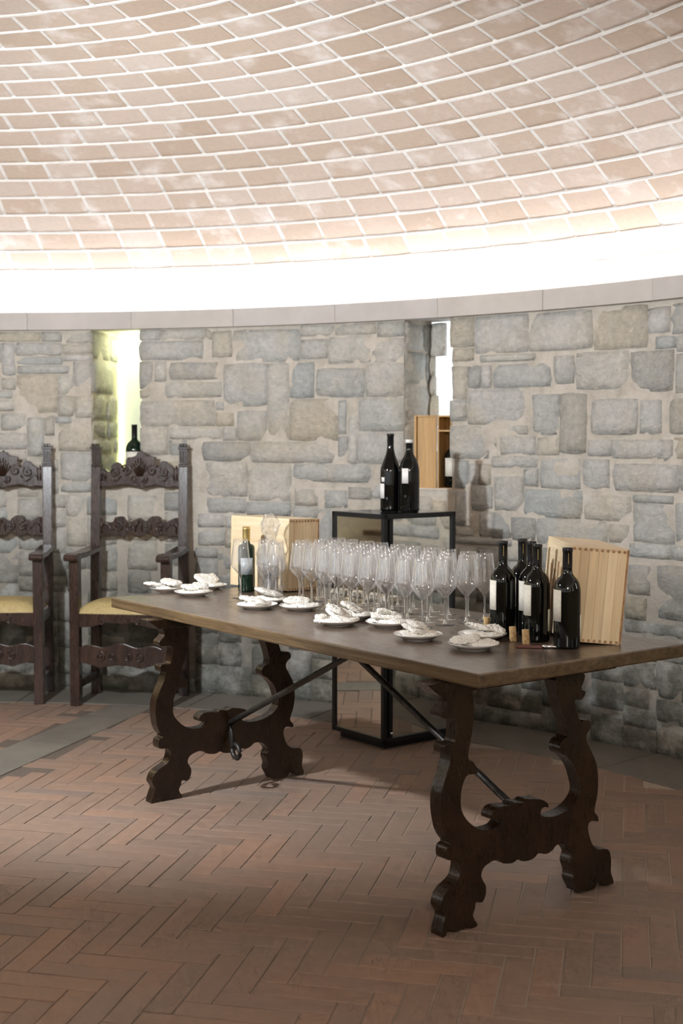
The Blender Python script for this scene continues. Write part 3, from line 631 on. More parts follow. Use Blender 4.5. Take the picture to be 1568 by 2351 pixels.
TR=[85,719,2,740,-8,722,-1,703,14,680,7,665,-10,648,-3,633,35,628,51,619,50,587,44,556,15,558,3,550,6,530,27,525,23,495,8,460,-6,419,-9,372,2,316,16,287,31,266,16,257,13,239,20,220,53,214,70,200,68,174,56,152,20,134,1,115,-6,87,10,61,5,41,-4,2,13,1,20,15,53,3,89,2,114,-7,136,-1,118,29,126,52,129,68,154,62,168,81,168,109,154,131,150,148,161,166,191,176,217,175,236,160,275,151,299,157,317,147,349,142,372,147,386,155,420,145,444,150,465,163,493,159,514,146,535,119,527,88,540,53,537,31,557,-3,566,-15,626,-21,643,-17,653,-7,669,-17,720,-29,726,-17,714,11,714,50,707,79,689,93,651,105,624,131,608,169,606,196,621,206,651,198,650,215,635,232,636,250,647,292,648,351,637,400,611,445,593,477,597,499,614,515,608,537,584,544,567,541,546,588,540,615,571,613,588,635,569,645,568,655,578,671,574,698,459,702,463,650,480,597,501,548,510,504,485,493,473,471,482,452,506,438,540,401,561,354,570,317,558,293,533,274,496,262,447,258,403,268,393,278,395,289,408,296,427,292,423,305,402,320,374,328,343,334,320,328,285,335,277,327,235,334,205,331,190,315,192,303,228,294,224,281,205,274,161,277,124,294,87,328,69,363,69,407,79,437,95,454,130,451,128,468,115,489,97,500,98,527,111,579,116,637,114,681,103,715]
TRP=[(TR[i]/1000,TR[i+1]/1000) for i in range(0,len(TR),2)]
TRP=[(b,max(0,min(z+.030*max(b,0)/.65,.738)) if z<.1 else min(z+.030*max(b,0)/.65*(1-z/.74),.738)) for b,z in TRP]
def catmull(P,n=3):
    out=[]; N=len(P)
    for i in range(N):
        p0,p1,p2,p3=(Vector(P[(i+k)%N]) for k in (-1,0,1,2))
        if (p2-p1).length<.012 or p1.y>.735 and p2.y>.735: out.append(tuple(p1)); continue
        for k in range(n):
            t_=k/n; q=.5*((2*p1)+(p2-p0)*t_+(2*p0-5*p1+4*p2-p3)*t_*t_+(3*p1-p0-3*p2+p3)*t_**3); out.append((q.x,min(max(q.y,0),.738)))
    return out
TRP=catmull(TRP,3)
def trestle(a,lean=0):
    bm=bmesh.new(); th=.047
    # subdivide the outline a little for softer curves
    pts=TRP
    extrude_poly(bm,[(b,z) for b,z in pts],a,a+th)
    bm.normal_update(); bmesh.ops.triangulate(bm,faces=[f_ for f_ in bm.faces if len(f_.verts)>4])
    for v in bm.verts: v.co.y-=lean*v.co.z/.74
    o=mobj('trestle',bm,M['walnut'],tab,bevel=.004)
    # cleat under the top and carved studs
    bm=bmesh.new(); box(bm,-.07,TW-.12,a-.01,a+th+.01,.7,.738)
    for v in bm.verts:
        v.co.y-=lean
        if v.co.z<.72: v.co.x+=.05 if v.co.x<.3 else -.05
    mobj('cleat',bm,M['walnut'],o,bevel=.004)
    return o
trA=trestle(.145); trB=trestle(TL-.335,.095)
# iron braces: two forged bars from the middle of the top down to the trestle cross bars, ends curled
xm=.335
for a_end,sg,zc in ((.145+.050,-1,.305),(TL-.335-.006-.037,1,.285)):
    bm=bmesh.new(); am=1.0
    za=.662; pts=[Vector((xm,am-sg*.004,za+.03)),Vector((xm,am+sg*.02,za))]
    pts+=[Vector((xm,am+sg*.02+(a_end-am-sg*.02)*t_,za+(zc-za)*t_)) for t_ in (.2,.4,.6,.8,1.0)]
    for k in range(1,4): pts.append(Vector((xm,a_end-.0*sg+.004*k*sg*-1,zc-.035*k)))
    tube(bm,pts,[.009,.011,.012,.012,.012,.012,.012,.011,.010,.009],6)
    ba=pts[-1]; curl=[ba]
    for k in range(1,14):
        th_=k/13*1.6*PI; rr=.038*(1-k/13*.45)
        curl.append(ba+Vector((0,-sg*(rr*(1-math.cos(th_))),-rr*math.sin(th_))))
    tube(bm,curl,.010,6)
    mobj('iron_brace',bm,M['iron'],tab,smooth=True)
bm=bmesh.new(); box(bm,xm-.02,xm+.02,.93,1.07,.728,.738); box(bm,xm-.012,xm+.012,.985,1.015,.67,.73); mobj('iron_plate',bm,M['iron'],tab,bevel=.002)

# ------------------------------------------------------------------ wine glasses
def make_glass(label):
    g=empty('wine_glass',label,'wine glass',group='empty wine glasses set out in rows on the table')
    bm=bmesh.new()
    lathe(bm,[(0,.0045),(.008,.0048),(.022,.0028),(.033,.0014),(.0340,.0008),(.0335,0),(0,0)],28); mobj('foot',bm,M['glasssolid'],g,smooth=True)
    bm=bmesh.new()
    lathe(bm,[(.0085,.0045),(.0055,.010),(.0040,.022),(.0036,.05),(.0038,.075),(.0052,.088),(.008,.0935)],14); mobj('stem',bm,M['glasssolid'],g,smooth=True)
    bm=bmesh.new()
    out=[(.0,.0925),(.005,.093),(.011,.0985),(.020,.1085),(.0290,.1190),(.0355,.1275),(.0392,.1345),(.0398,.140),(.0388,.149),(.0362,.172),(.0332,.198),(.0304,.222),(.0288,.2385)]
    inn=[(max(r-.0010,0),z+(.004 if i<2 else .0012)) for i,(r,z) in enumerate(out[:-1])]+[(.0279,.2385)]
    lathe(bm,out+[(.0283,.2391)]+inn[::-1],36); mobj('bowl',bm,M['glass'],g,smooth=True)
    return g
ORD=['first','second','third','fourth','fifth','sixth','seventh','eighth','ninth','tenth']
g0=None; rg=random.Random(11)
ROWN=['front row','second row','third row','back row']
for i in range(10):
    for j in range(4):
        a=.772+i*.1+(.0 if j==0 else -.004); b=.458+j*.0975+.045*min(1,max(0,(i-4)/4))*(1,.8,.6,.3)[j]
        if i==9 and j==0: continue
        a+=rg.uniform(-.006,.006); b+=rg.uniform(-.004,.004)
        lab='empty wine glass, %s from the bottle end, %s'%(ORD[i],ROWN[j])
        if g0 is None: g0=make_glass(lab); g=g0
        else: g=copy_tree(g0); g['label']=lab
        g.location=T(b,a); g.rotation_euler=(0,0,rg.uniform(0,6))
for (a,b,lab) in ((1.85,.41,'single wine glass standing apart in front of the gold-capped bottle'),(1.775,.485,'wine glass standing in front of the stack of plastic cups'),(1.69,.475,'outermost wine glass at the crate end of the front row')):
    g=copy_tree(g0); g['label']=lab; g.location=T(b,a)

# ------------------------------------------------------------------ bottles
BPROF=[(0,.006),(.02,.004),(.036,0),(.0400,.003),(.0412,.010),(.0415,.06),(.0415,.172),(.0405,.186),(.0365,.202),(.0290,.2145),(.0205,.2225),(.0160,.230),(.0146,.240),(.0142,.262),(.0142,.290)]
def lathe_obj(name,prof,mat,parent,n=36,smooth=True):
    bm=bmesh.new(); lathe(bm,prof,n); return mobj(name,bm,mat,parent,smooth=smooth)
def arc_label(name,r,a0,a1,z0,z1,mat,parent,n=14):
    bm=bmesh.new(); P_=[]
    for i in range(n+1):
        a=a0+(a1-a0)*i/n; P_.append([bm.verts.new((rr*math.cos(a),rr*math.sin(a),z)) for rr,z in ((r+.0007,z0),(r+.0007,z1),(r,z1),(r,z0))])
    for A_,B_ in zip(P_,P_[1:]):
        for k in range(4): bm.faces.new((A_[k],A_[(k+1)%4],B_[(k+1)%4],B_[k]))
    bm.faces.new(P_[0]); bm.faces.new(P_[-1])
    return mobj(name,bm,mat,parent,smooth=True)
rad=math.radians
def wine_bottle(label,loc,front,back=None,group=None,zl=(.085,.182)):
    e=empty('wine_bottle',label,'bottle',loc,group=group)
    lathe_obj('bottle_glass',BPROF,M['bottle'],e,40)
    lathe_obj('capsule',[(.0146,.248),(.0150,.262),(.0150,.298),(.0160,.2985),(.0163,.3015),(.0163,.3065),(.0155,.3100),(0,.3105)],M['capsule'],e,28)
    bm=bmesh.new()
    for k in range(7):
        a=rad(-92); z=.262+k*.0048
        box(bm,-.0012,.0012,-.0156,-.0149,z,z+.0028)
    mobj('capsule_print',bm,M['gold'],e)
    arc_label('front_label',.0416,rad(front[0]),rad(front[1]),zl[0],zl[1],M['paper'],e)
    if back: arc_label('back_label',.0416,rad(back[0]),rad(back[1]),.035,.105,M['paper'],e)
    return e
def px(X,Y): return Vector((X,Y,TZ))
def pxy(u,Y): return Vector(((u-784)/FPX*Y,Y,TZ))
wine_bottle('dark wine bottle standing first beside the wine glasses',pxy(1156,4.24),(140,233))
wine_bottle('dark wine bottle at the back of the group, behind the other three',pxy(1201,4.33),(140,232))
wine_bottle('dark wine bottle tucked behind the one with the corkscrew',pxy(1222,4.215),(135,236))
wine_bottle('dark wine bottle standing behind the cork and corkscrew',pxy(1235,4.10),(135,236),(-42,15))
wine_bottle('dark wine bottle in front of the wooden crate, nearest the table end',pxy(1305,3.965),(135,234),(-30,25))
# gold capped bottle by the left crate
e=empty('wine_bottle','dark bottle with gold foil neck behind the single glass','bottle',pxy(565,5.46))
lathe_obj('bottle_glass',[(0,.004),(.031,0),(.035,.004),(.0355,.012),(.0355,.180),(.0340,.192),(.029,.199),(.018,.2035),(.0155,.207),(.0148,.225)],M['greenbottle'],e)
lathe_obj('gold_foil',[(.0152,.214),(.0158,.216),(.0165,.264),(.0172,.2645),(.0172,.268),(.0165,.2685),(.0163,.2755),(0,.2765)],M['gold'],e)
arc_label('front_label',.0356,rad(232),rad(322),.075,.145,simple('grey_reflection',(.40,.44,.47),.5),e)  # grey patch painted on the glass in place of a lamp reflection
# magnums on the display case are added with the case

# ------------------------------------------------------------------ plates and rice cakes
PL=[(.285,2.225,'plate at the far left table end'),(.295,2.03,'plate nearest the left table corner'),(.47,2.20,'plate behind the two at the left end'),
(.275,1.525,'plate in front of the gold-capped bottle'),(.405,1.64,'plate tucked behind, in front of the plastic cups'),(.385,1.395,'plate at the left end of the glasses'),
(.255,.99,'plate with the tall heap, mid table edge'),(.395,1.08,'plate half hidden behind the tall heap'),(.375,.855,'plate just right of the tall heap'),
(.27,.575,'plate in front of the nearest glass'),(.28,.325,'plate nearest the right table corner'),(.44,.455,'plate behind the right corner plate, by the bottles')]
def make_plate(label):
    bm=bmesh.new(); lathe(bm,[(0,.006),(.040,.0055),(.052,.008),(.070,.0155),(.0785,.0195),(.0795,.0205),(.0788,.0188),(.066,.0115),(.050,.004),(.046,.0035),(.045,.0),(.041,.0),(.040,.003),(0,.003)],48)
    o=mobj('plate',bm,M['porcelain'],smooth=True); tag(o,label,'plate','small white plates of rice cakes'); return o
def rice_mesh(seed,rx,ry,th):
    bm=bmesh.new(); rr=random.Random(seed); n=46; m_=13
    # flattened, broken disc: polar grid top and bottom
    cut=rr.uniform(.25,.75); ca=rr.uniform(0,6.28)
    def rim(a):
        k=1+.07*nz((math.cos(a)*2,math.sin(a)*2,seed),1.5)+.04*nz((math.cos(a)*5,math.sin(a)*5,seed),2)
        c_=math.cos(a-ca)
        if c_>0: k=min(k,cut/max(c_,.02)*(1+.06*nz((a*6,seed,0),1)))
        return k
    def bump(x,y,s_): return .0045*(.5-min(1,noise.voronoi(Vector((x*150,y*150,seed+s_*.7)))[0][0]))+.0035*nz((x,y,seed+9),170)+.004*nz((x,y,seed),38)
    rows=[]
    for s_ in (1,-1):
        c0=bm.verts.new((0,0,s_*th/2)); rs=[]
        for i in range(1,m_+1):
            q=i/m_; ring_=[]
            for k in range(n):
                a=2*PI*k/n; rr_=rim(a)*q; x,y=rx*rr_*math.cos(a),ry*rr_*math.sin(a)
                z=s_*(th/2)*(1-(q**6)*.7)+s_*bump(x,y,s_*3)
                if i==m_: x*=1+.035*nz((k*.7,seed,s_),1); y*=1+.035*nz((k*.7,seed,s_+4),1)
                ring_.append(bm.verts.new((x,y,z)))
            rs.append(ring_)
        for k in range(n): bm.faces.new((c0,rs[0][k],rs[0][(k+1)%n]))
        for A_,B_ in zip(rs,rs[1:]):
            for k in range(n): bm.faces.new((A_[k],B_[k],B_[(k+1)%n],A_[(k+1)%n]))
        rows.append(rs[-1])
    for k in range(n): bm.faces.new((rows[0][k],rows[1][k],rows[1][(k+1)%n],rows[0][(k+1)%n]))
    return bm
# per plate: (dx across, dy along, height, tilt x, tilt y, spin, rx, ry) in the camera-facing frame (x right, y away)
PC={0:[(-.02,0,.018,0,-3,0,.055,.045,'flat under'),(-.055,-.005,.029,0,-9,1,.045,.03,'long thin'),(.015,0,.040,4,6,2,.05,.035,'upper')],
1:[(.005,0,.018,0,3,0,.055,.045,'flat under'),(-.005,.0,.033,8,-6,1,.045,.035,'upper'),(.03,-.005,.040,14,12,2,.03,.026,'small topmost')],
2:[(0,0,.018,0,0,0,.055,.045,'flat under'),(-.01,.005,.047,28,4,1,.05,.038,'propped up')],
3:[(.0,0,.018,0,2,0,.062,.045,'flat under'),(-.015,0,.033,10,-8,1,.048,.036,'upper')],
4:[(0,0,.018,0,0,0,.055,.045,'flat under'),(.002,.0,.042,12,-12,1,.055,.040,'propped up')],
5:[(.005,0,.018,0,0,0,.060,.045,'flat under'),(-.012,-.002,.034,10,5,1,.048,.036,'upper')],
6:[(.0,0,.018,0,2,0,.066,.050,'flat under'),(-.005,.0,.036,12,8,1,.052,.042,'middle'),(.0,.002,.054,20,10,2,.036,.03,'topmost'),(-.055,-.005,.029,0,0,3,.018,.018,'small crumb-like')],
7:[(0,0,.018,0,0,0,.055,.045,'flat under'),(.0,.0,.042,22,-16,1,.05,.034,'propped up')],
8:[(.0,0,.018,0,0,0,.064,.05,'flat under'),(-.005,.0,.034,8,4,1,.05,.04,'middle'),(-.004,.002,.049,14,-4,2,.034,.028,'topmost')],
9:[(-.005,0,.018,0,0,0,.060,.045,'flat under'),(-.012,.0,.034,10,-4,1,.048,.038,'middle'),(-.003,.004,.047,16,6,2,.034,.026,'topmost')],
10:[(.02,0,.018,0,0,0,.05,.042,'flat under'),(-.025,.0,.030,2,5,1,.052,.03,'long upper')],
11:[(.0,0,.018,0,-4,0,.058,.042,'flat under'),(-.01,.002,.037,4,-18,1,.058,.030,'slanting upper'),(.042,-.005,.032,10,14,2,.03,.024,'small')]}
pl0=None; sd=50
for k,(b,a,lab) in enumerate(PL):
    L_='small round white '+lab
    if pl0 is None: pl0=make_plate(L_); o=pl0
    else: o=pl0.copy(); COL.objects.link(o); o['label']=L_
    P_=T(b,a); o.location=P_
    for q in PC[k]:
        sd+=1; bm=rice_mesh(sd,q[6]*1.18,q[7]*1.32,.0165)
        for v in bm.verts: pass
        c_=mobj('rice_cake',bm,M['rice'],smooth=True); c_.location=P_+Vector((q[0],q[1],q[2]+.001)); c_.rotation_euler=(rad(q[3]),rad(-q[4]),q[5]*.9)
        tag(c_,'%s rice cake piece, %s'%(q[8],lab),'rice cake','broken rice cake pieces')

# ------------------------------------------------------------------ corks and corkscrew
def cork(label,loc,tilt=(0,0,0)):
    o=lathe_obj('cork',[(0,.0),(.0105,.0),(.0118,.0015),(.0118,.016),(.0112,.032),(.0117,.046),(.0108,.0478),(0,.0478)],M['cork'],None,24)
    o.location=loc; o.rotation_euler=tilt; tag(o,label,'cork','corks by the bottles'); return o
cork('pale cork standing half hidden beside the bottle by the glasses',pxy(1120,4.31),(0,0,0))
cork('cork standing alone in front of the bottle gap',pxy(1181,4.09),(0,rad(-3),0))
P_=pxy(1211,3.985)
cork('cork still skewered on the corkscrew',P_+Vector((0,0,.006)),(0,rad(-3),0))
e=empty('corkscrew','folding corkscrew with red-brown handle lying before the bottles','corkscrew',pxy(1222,3.955),rad(-10))
bm=bmesh.new()
hp=[(-.045,.0),(-.044,.008),(-.03,.0105),(0,.0095),(.03,.010),(.036,.008),(.036,0)]
extrude_poly(bm,[(x,z+.0005) for x,z in hp],-.008,.008); mobj('handle',bm,M['redwood'],e,bevel=.002)
bm=bmesh.new(); tube(bm,[(.034,0,.006),(.055,0,.007),(.07,.002,.0065),(.082,.004,.005)],[.006,.005,.0055,.004],8); mobj('lever',bm,M['chrome'],e,smooth=True)
bm=bmesh.new(); hx=[( -.0145+.0025*math.cos(t_*1.3), .02+.0025*math.sin(t_*1.3), .008+t_*.00125) for t_ in range(40)]; tube(bm,hx,.0009,6); mobj('worm',bm,M['chrome'],e,smooth=True)

# ------------------------------------------------------------------ wooden wine crates
def crate(label,loc,rz,roll,wf,df,hf,mats,wedge):
    """local: x along narrow end face (facing -y), y depth, z up; origin at bottom front-left corner"""
    e=empty('wine_crate',label,'crate',loc,group=None,rot=(0,roll,rz))
    t_=.012
    def boards(n_,ax,fixed0,fixed1,span,mat,name):
        for k in range(n_):
            bm=bmesh.new(); g=.00025; u0,u1=span*k/n_+g,span*(k+1)/n_-g; jt=R_.uniform(-.0003,.0003)
            if ax=='x': box(bm,u0,u1,fixed0+jt,fixed1+jt,.002,hf-.002)
            if ax=='y': box(bm,fixed0+jt,fixed1+jt,u0,u1,.002,hf-.002)
            if ax=='z': box(bm,fixed0[0]+jt,fixed0[1]+jt,t_,df-t_,.0+hf*k/n_+g,hf*(k+1)/n_-g)
            mobj(name,bm,mat,e,bevel=.0003)
    boards(6,'x',0,t_,wf,mats[0],'end_board'); boards(3,'x',df-t_,df,wf,mats[0],'end_board')
    boards(3,'z',(0,t_),None,0,mats[1],'side_board'); boards(3,'z',(wf-t_,wf),None,0,mats[1],'side_board')
    bm=bmesh.new(); box(bm,0,wf,0,df,hf-.002,hf+.009); mobj('lid',bm,mats[1],e,bevel=.0012)
    bm=bmesh.new(); box(bm,0,wf,0,df,-.004,.002); mobj('base_board',bm,mats[1],e)
    nf=10
    for zz in (hf-.006,-.002):
        bm=bmesh.new()
        for k in range(nf):
            x=wf*(k+.3)/nf; box(bm,x,x+wf/nf*.45,-.0008,.003,zz,zz+.0085)
        mobj('joint_teeth',bm,M['endgrain'],e)
    bm=bmesh.new(); box(bm,wf-.001,wf+.006,-.0005,.012,-.002,hf+.006); mobj('corner_strip',bm,M['endgrain'],e)
    if wedge:
        for y in (.05,df-.07):
            bm=bmesh.new(); box(bm,.03,.05,y,y+.02,-wedge,-.003); mobj('prop_block',bm,M['endgrain'],e)
    return e
cr=crate('pale pine wine crate tilted behind the bottle at the table end',(0,0,0),rad(2),rad(4.8),.176,.375,.288,(M['pine'],M['pineh']),0)
# stands on its right-hand bottom edge
cr.location=(.692,4.012,TZ+.0147+.004)
bm=bmesh.new()
for k in range(5): box(bm,-.0006,.0004,.05+.055*k,.05+.055*k+.022,.04+.02*(k%2),.2+.015*(k%3))
mobj('faded_stamp',bm,M['endgrain'],cr)
bm=bmesh.new(); box(bm,.012,.03,.06,.30,-.0165,-.004); mobj('prop_batten',bm,M['endgrain'],cr)
cr2=crate('pine wine crate standing at the far left end of the table',(0,0,0),rad(45),rad(1.5),.170,.375,.292,(M['pine'],M['pineh']),0)
cr2.location=(-.226,5.43,TZ+.0085)

# ------------------------------------------------------------------ stack of plastic cups under cellophane
P0=pxy(621,5.34); cg='nested clear plastic cups'
for k in range(7):
    bm=bmesh.new(); z=.0+k*.0135
    lathe(bm,[(0,.002),(.027,.001),(.0285,.003),(.031,.045),(.0345,.078),(.0365,.080),(.0372,.082),(.036,.0835),(.034,.080),(.030,.046),(.0275,.0045),(0,.0035)],28)
    o=mobj('plastic_cup',bm,M['cello'],smooth=True); o.location=P0+Vector((R_.uniform(-.001,.001),R_.uniform(-.001,.001),z))
    tag(o,'clear plastic cup, %s from the bottom of the nested stack'%ORD[k],'cup',cg)
bm=bmesh.new(); n=24; rows=[]
prf=[(.046,.0),(.049,.03),(.047,.07),(.050,.11),(.048,.15),(.050,.18),(.042,.205),(.026,.222),(.018,.235),(.024,.25),(.034,.265),(.038,.28),(.040,.295),(.030,.312),(.026,.325),(.008,.338)]
for r,z in prf:
    ring_=[]
    for i in range(n):
        a=2*PI*i/n; k=1+.42*nz((math.cos(a)*2.4,math.sin(a)*2.4,z*22),1.6)+.3*nz((math.cos(a)*6,math.sin(a)*6,z*40),1.3)
        ring_.append(bm.verts.new((r*k*math.cos(a),r*k*math.sin(a),max(0,z+.008*nz((a*2,z*20,5),1))) if z>0 else (r*k*math.cos(a),r*k*math.sin(a),0)))
    rows.append(ring_)
for A_,B_ in zip(rows,rows[1:]):
    for i in range(n): bm.faces.new((A_[i],A_[(i+1)%n],B_[(i+1)%n],B_[i]))
o=mobj('cellophane_bag',bm,M['cello']); o.location=P0; tag(o,'crumpled clear cellophane sleeve gathered above the cup stack','bag')
# cream folded cloth along the back edge
bm=bmesh.new()
for k in range(3): box(bm,.812,.872,1.38+.002*k,1.78-.003*k,TZ+.006*k,TZ+.006*k+.0052)
for v in bm.verts: v.co.z+=.0006*nz(v.co,20)
o=mobj('folded_cloth',bm,M['cloth'],bevel=.002); o.location=TC; o.rotation_euler=(0,0,YAW); tag(o,'long folded cream cloth behind the glasses on the table edge','cloth')

# ------------------------------------------------------------------ mirrored display case
CO=Vector((.193,5.856,0)); CYW=.66; CWd,CDp,CH=.4412,.3895,1.083
case=empty('display_case','tall black-framed display case with mirrored sides and dark glass top','display case',CO,CYW)
z0=.03; fr=.022
def bar(x0,x1,y0,y1,a,b_,name='frame_bar'):
    bm=bmesh.new(); box(bm,x0,x1,y0,y1,a,b_); return mobj(name,bm,M['blackmetal'],case,bevel=.0015)
# local x along right face, y along left face (away)
for x,y in ((0,0),(CWd-fr,0),(0,CDp-fr),(CWd-fr,CDp-fr)): bar(x,x+fr,y,y+fr,z0,CH,'frame_post')
bar(.035,.058,.004,.02,z0+.02,CH-.02,'frame_post')          # second post: edge of the door on the right face
for zz in (z0,CH-fr):
    bar(0,CWd,0,fr*.9,zz,zz+fr,'frame_rail'); bar(0,CWd,CDp-fr*.9,CDp,zz,zz+fr,'frame_rail'); bar(0,fr*.9,0,CDp,zz,zz+fr,'frame_rail'); bar(CWd-fr*.9,CWd,0,CDp,zz,zz+fr,'frame_rail')
bm=bmesh.new(); box(bm,.03,CWd-.03,.03,CDp-.03,0,z0); mobj('plinth',bm,M['blackmetal'],case)
def pane(x0,x1,y0,y1,a,b_,mat,name):
    bm=bmesh.new(); box(bm,x0,x1,y0,y1,a,b_); return mobj(name,bm,mat,case)
pane(.008,.013,fr,CDp-fr,z0+fr,CH-fr,M['mirror'],'mirror_panel')
pane(.058,CWd-fr,.010,.015,z0+fr,CH-fr,M['mirror'],'mirror_panel')
pane(fr,CWd-fr,CDp-.013,CDp-.008,z0+fr,CH-fr,M['mirror'],'mirror_panel'); pane(CWd-.013,CWd-.008,fr,CDp-fr,z0+fr,CH-fr,M['mirror'],'mirror_panel')
pane(fr*.5,CWd-fr*.5,fr*.5,CDp-fr*.5,CH-.004,CH+.0005,M['blackglass'],'glass_top')
bm=bmesh.new(); tube(bm,[(.034,-.004,.075),(.05,-.004,.075)],.006,8); mobj('hinge',bm,M['chrome'],case)
# magnums
MP=[(0,.006),(.045,0),(.0500,.004),(.0515,.014),(.0515,.20),(.0495,.222),(.043,.246),(.032,.268),(.0225,.285),(.0185,.298),(.0170,.315),(.0165,.345)]
def magnum(label,X,Y,hs,slope,labels,band):
    e=empty('magnum_bottle',label,'bottle',(X,Y,CH+.001))
    pr=[(r*.93,z*hs) for r,z in MP]
    if slope: pr=[(0,.006),(.042,0),(.047,.004),(.048,.014),(.048,.19),(.0465,.205),(.036,.235),(.024,.265),(.0175,.29),(.0155,.31),(.0150,.355)]
    lathe_obj('bottle_glass',pr,M['bottle'],e,40)
    zt=pr[-1][1]; r=pr[-1][0]+.0007
    lathe_obj('capsule',[(r,zt-.055),(r,zt),(r+.002,zt+.0005),(r+.002,zt+.010),(r,zt+.0125),(0,zt+.013)],M['capsule'],e,28)
    if band: lathe_obj('white_band',[(r+.0006,zt-.004),(r+.0026,zt-.0035),(r+.0028,zt+.0095),(r+.001,zt+.012)],M['whitepaper'],e,28)
    for a0_,a1_,z0_,z1_ in labels: arc_label('label',pr[4][0],rad(a0_),rad(a1_),z0_,z1_,M['whitepaper'],e)
    return e
magnum('large dark bottle with sloping shoulders on the display case, left of the pair',.232,6.14,1,True,[(185,232),(165,235)][0:0]+[(208,232,.140,.162),(150,231,.062,.132)],False)
magnum('large dark bottle with white neck band on the display case, right of the pair',.318,6.075,.95,False,[(222,262,.135,.205)],True)

# ------------------------------------------------------------------ wine box and bottles in the niches
s0,s1,zs_,dp=NICHES[1]
a=PI/2-((s0+s1)/2)/RW; nrm=Vector((math.cos(a),math.sin(a),0)); tan=Vector((math.sin(a),-math.cos(a),0))
A=wp(s0,0,RW)
bx=empty('wine_box','open amber wooden wine box with a bottle inside, in the right niche','box',Vector((*(A+tan*.155+nrm*.075).xy,zs_)),math.atan2(tan.y,tan.x)+rad(8))
bw,bd,bh,tk=.125,.115,.385,.009
def bb(x0,x1,y0,y1,a_,b_,name):
    bm=bmesh.new(); box(bm,x0,x1,y0,y1,a_,b_); return mobj(name,bm,M['pinebox'],bx,bevel=.001)
bb(0,tk,0,bd,0,bh,'side'); bb(bw-tk,bw,0,bd,0,bh,'side'); bb(tk,bw-tk,0,bd,0,tk,'bottom'); bb(tk,bw-tk,0,bd,bh-tk,bh,'top'); bb(tk,bw-tk,bd-tk,bd,tk,bh-tk,'back'); bb(tk,bw-tk,.0,bd-tk,bh-.085,bh-.076,'shelf')
# lid swung open to the left
ld=bpy.data.objects.new('lid',None); link(ld,bx); ld.location=(-.002,0,0); ld.rotation_euler=(0,0,rad(12))
for nm_,c_ in (('lid_panel',(-.118,-.002,0,.006,0,bh)),('lid_edge',(-.118,-.106,-.016,0,0,bh)),('lid_edge',(-.012,-.002,-.012,0,0,bh)),('lid_edge',(-.118,-.002,-.010,0,bh-.008,bh)),('lid_edge',(-.118,-.002,-.010,0,0,.008))):
    bm=bmesh.new(); box(bm,*c_); mobj(nm_,bm,M['pinebox'],ld,bevel=.0008)
ld.name='lid'
bm=bmesh.new(); box(bm,-.006,.004,-.004,.001,.318,.332); mobj('hinge',bm,M['chrome'],bx)
e=empty('wine_bottle','dark bottle with cream label inside the open wooden box','bottle',bx.matrix_world@Vector((0,0,0)))
e.location=Vector(bx.location)+Matrix.Rotation(bx.rotation_euler[2],3,'Z')@Vector((.066,.055,tk))
lathe_obj('bottle_glass',[(r*1.05,z*.9) for r,z in BPROF],M['bottle'],e); lathe_obj('capsule',[(.0155,.235),(.0158,.262),(.0165,.2625),(.016,.272),(0,.273)],M['capsule'],e)
arc_label('front_label',.0437,rad(200),rad(320),.06,.155,M['paper'],e)
s0,s1,zs_,dp=NICHES[0]
a=PI/2-((s0+s1)/2)/RW; nrm=Vector((math.cos(a),math.sin(a),0)); tan=Vector((math.sin(a),-math.cos(a),0)); A=wp(s0,0,RW)
e=empty('wine_bottle','dark green bottle with cream label standing in the left niche','bottle',Vector((-1.176,7.365,zs_+.008)))
lathe_obj('bottle_glass',[(r*(1.2 if z<.23 else 1.1),z*1.03) for r,z in BPROF],M['greenbottle'],e); lathe_obj('capsule',[(.0161,.25),(.0161,.315),(.0168,.3155),(.0165,.322),(0,.323)],M['capsule'],e)
arc_label('front_label',.0499,rad(185),rad(318),.085,.168,M['paper'],e)

# ------------------------------------------------------------------ carved armchairs
def crop_xz(pts,x0,x1,Lx):
    """outline traced on the carved rail -> (x,z)"""
    return [((x-x0)/(x1-x0)*Lx,1.417-((960+y/4.48)-1012)*7.2/2971.4) for x,y in pts]
CREST=[(490,505),(530,515),(560,535),(590,550),(610,530),(612,490),(640,460),(680,450),(710,462),(725,495),(750,505),(765,480),(770,430),(785,402),(850,395),(880,380),(890,350),(912,345),(928,325),(945,350),(975,352),(985,385),(1050,392),(1085,400),(1072,440),(1085,480),(1105,500),(1122,490),(1128,455),(1160,436),(1200,445),(1240,485),(1290,515),(1335,500),(1335,705),(1260,700),(1200,712),(1120,690),(1070,685),(1010,695),(960,705),(928,722),(890,705),(840,692),(790,685),(740,680),(680,688),(600,708),(540,705),(490,705)]
MID=[(480,1025),(505,1030),(530,1060),(580,1072),(625,1068),(650,1020),(700,1008),(745,1012),(765,1045),(800,1070),(850,1052),(890,1030),(915,1022),(945,1040),(990,1062),(1010,1030),(1050,1005),(1110,1003),(1145,1020),(1155,1055),(1210,1062),(1250,1040),(1290,1022),(1335,1018),(1335,1212),(1270,1208),(1220,1222),(1170,1190),(1130,1205),(1075,1222),(1040,1190),(1000,1165),(960,1195),(920,1215),(860,1200),(810,1172),(780,1190),(750,1222),(690,1210),(640,1195),(580,1205),(520,1212),(480,1210)]
def spiral(cx_,cz_,r0,turns,sg,start,n=26,y=-.004):
    return [(cx_+sg*r0*(1-.85*i/n)*math.cos(start+2*PI*turns*i/n),y-.006*(i/n),cz_+r0*(1-.85*i/n)*math.sin(start+2*PI*turns*i/n)) for i in range(n+1)]
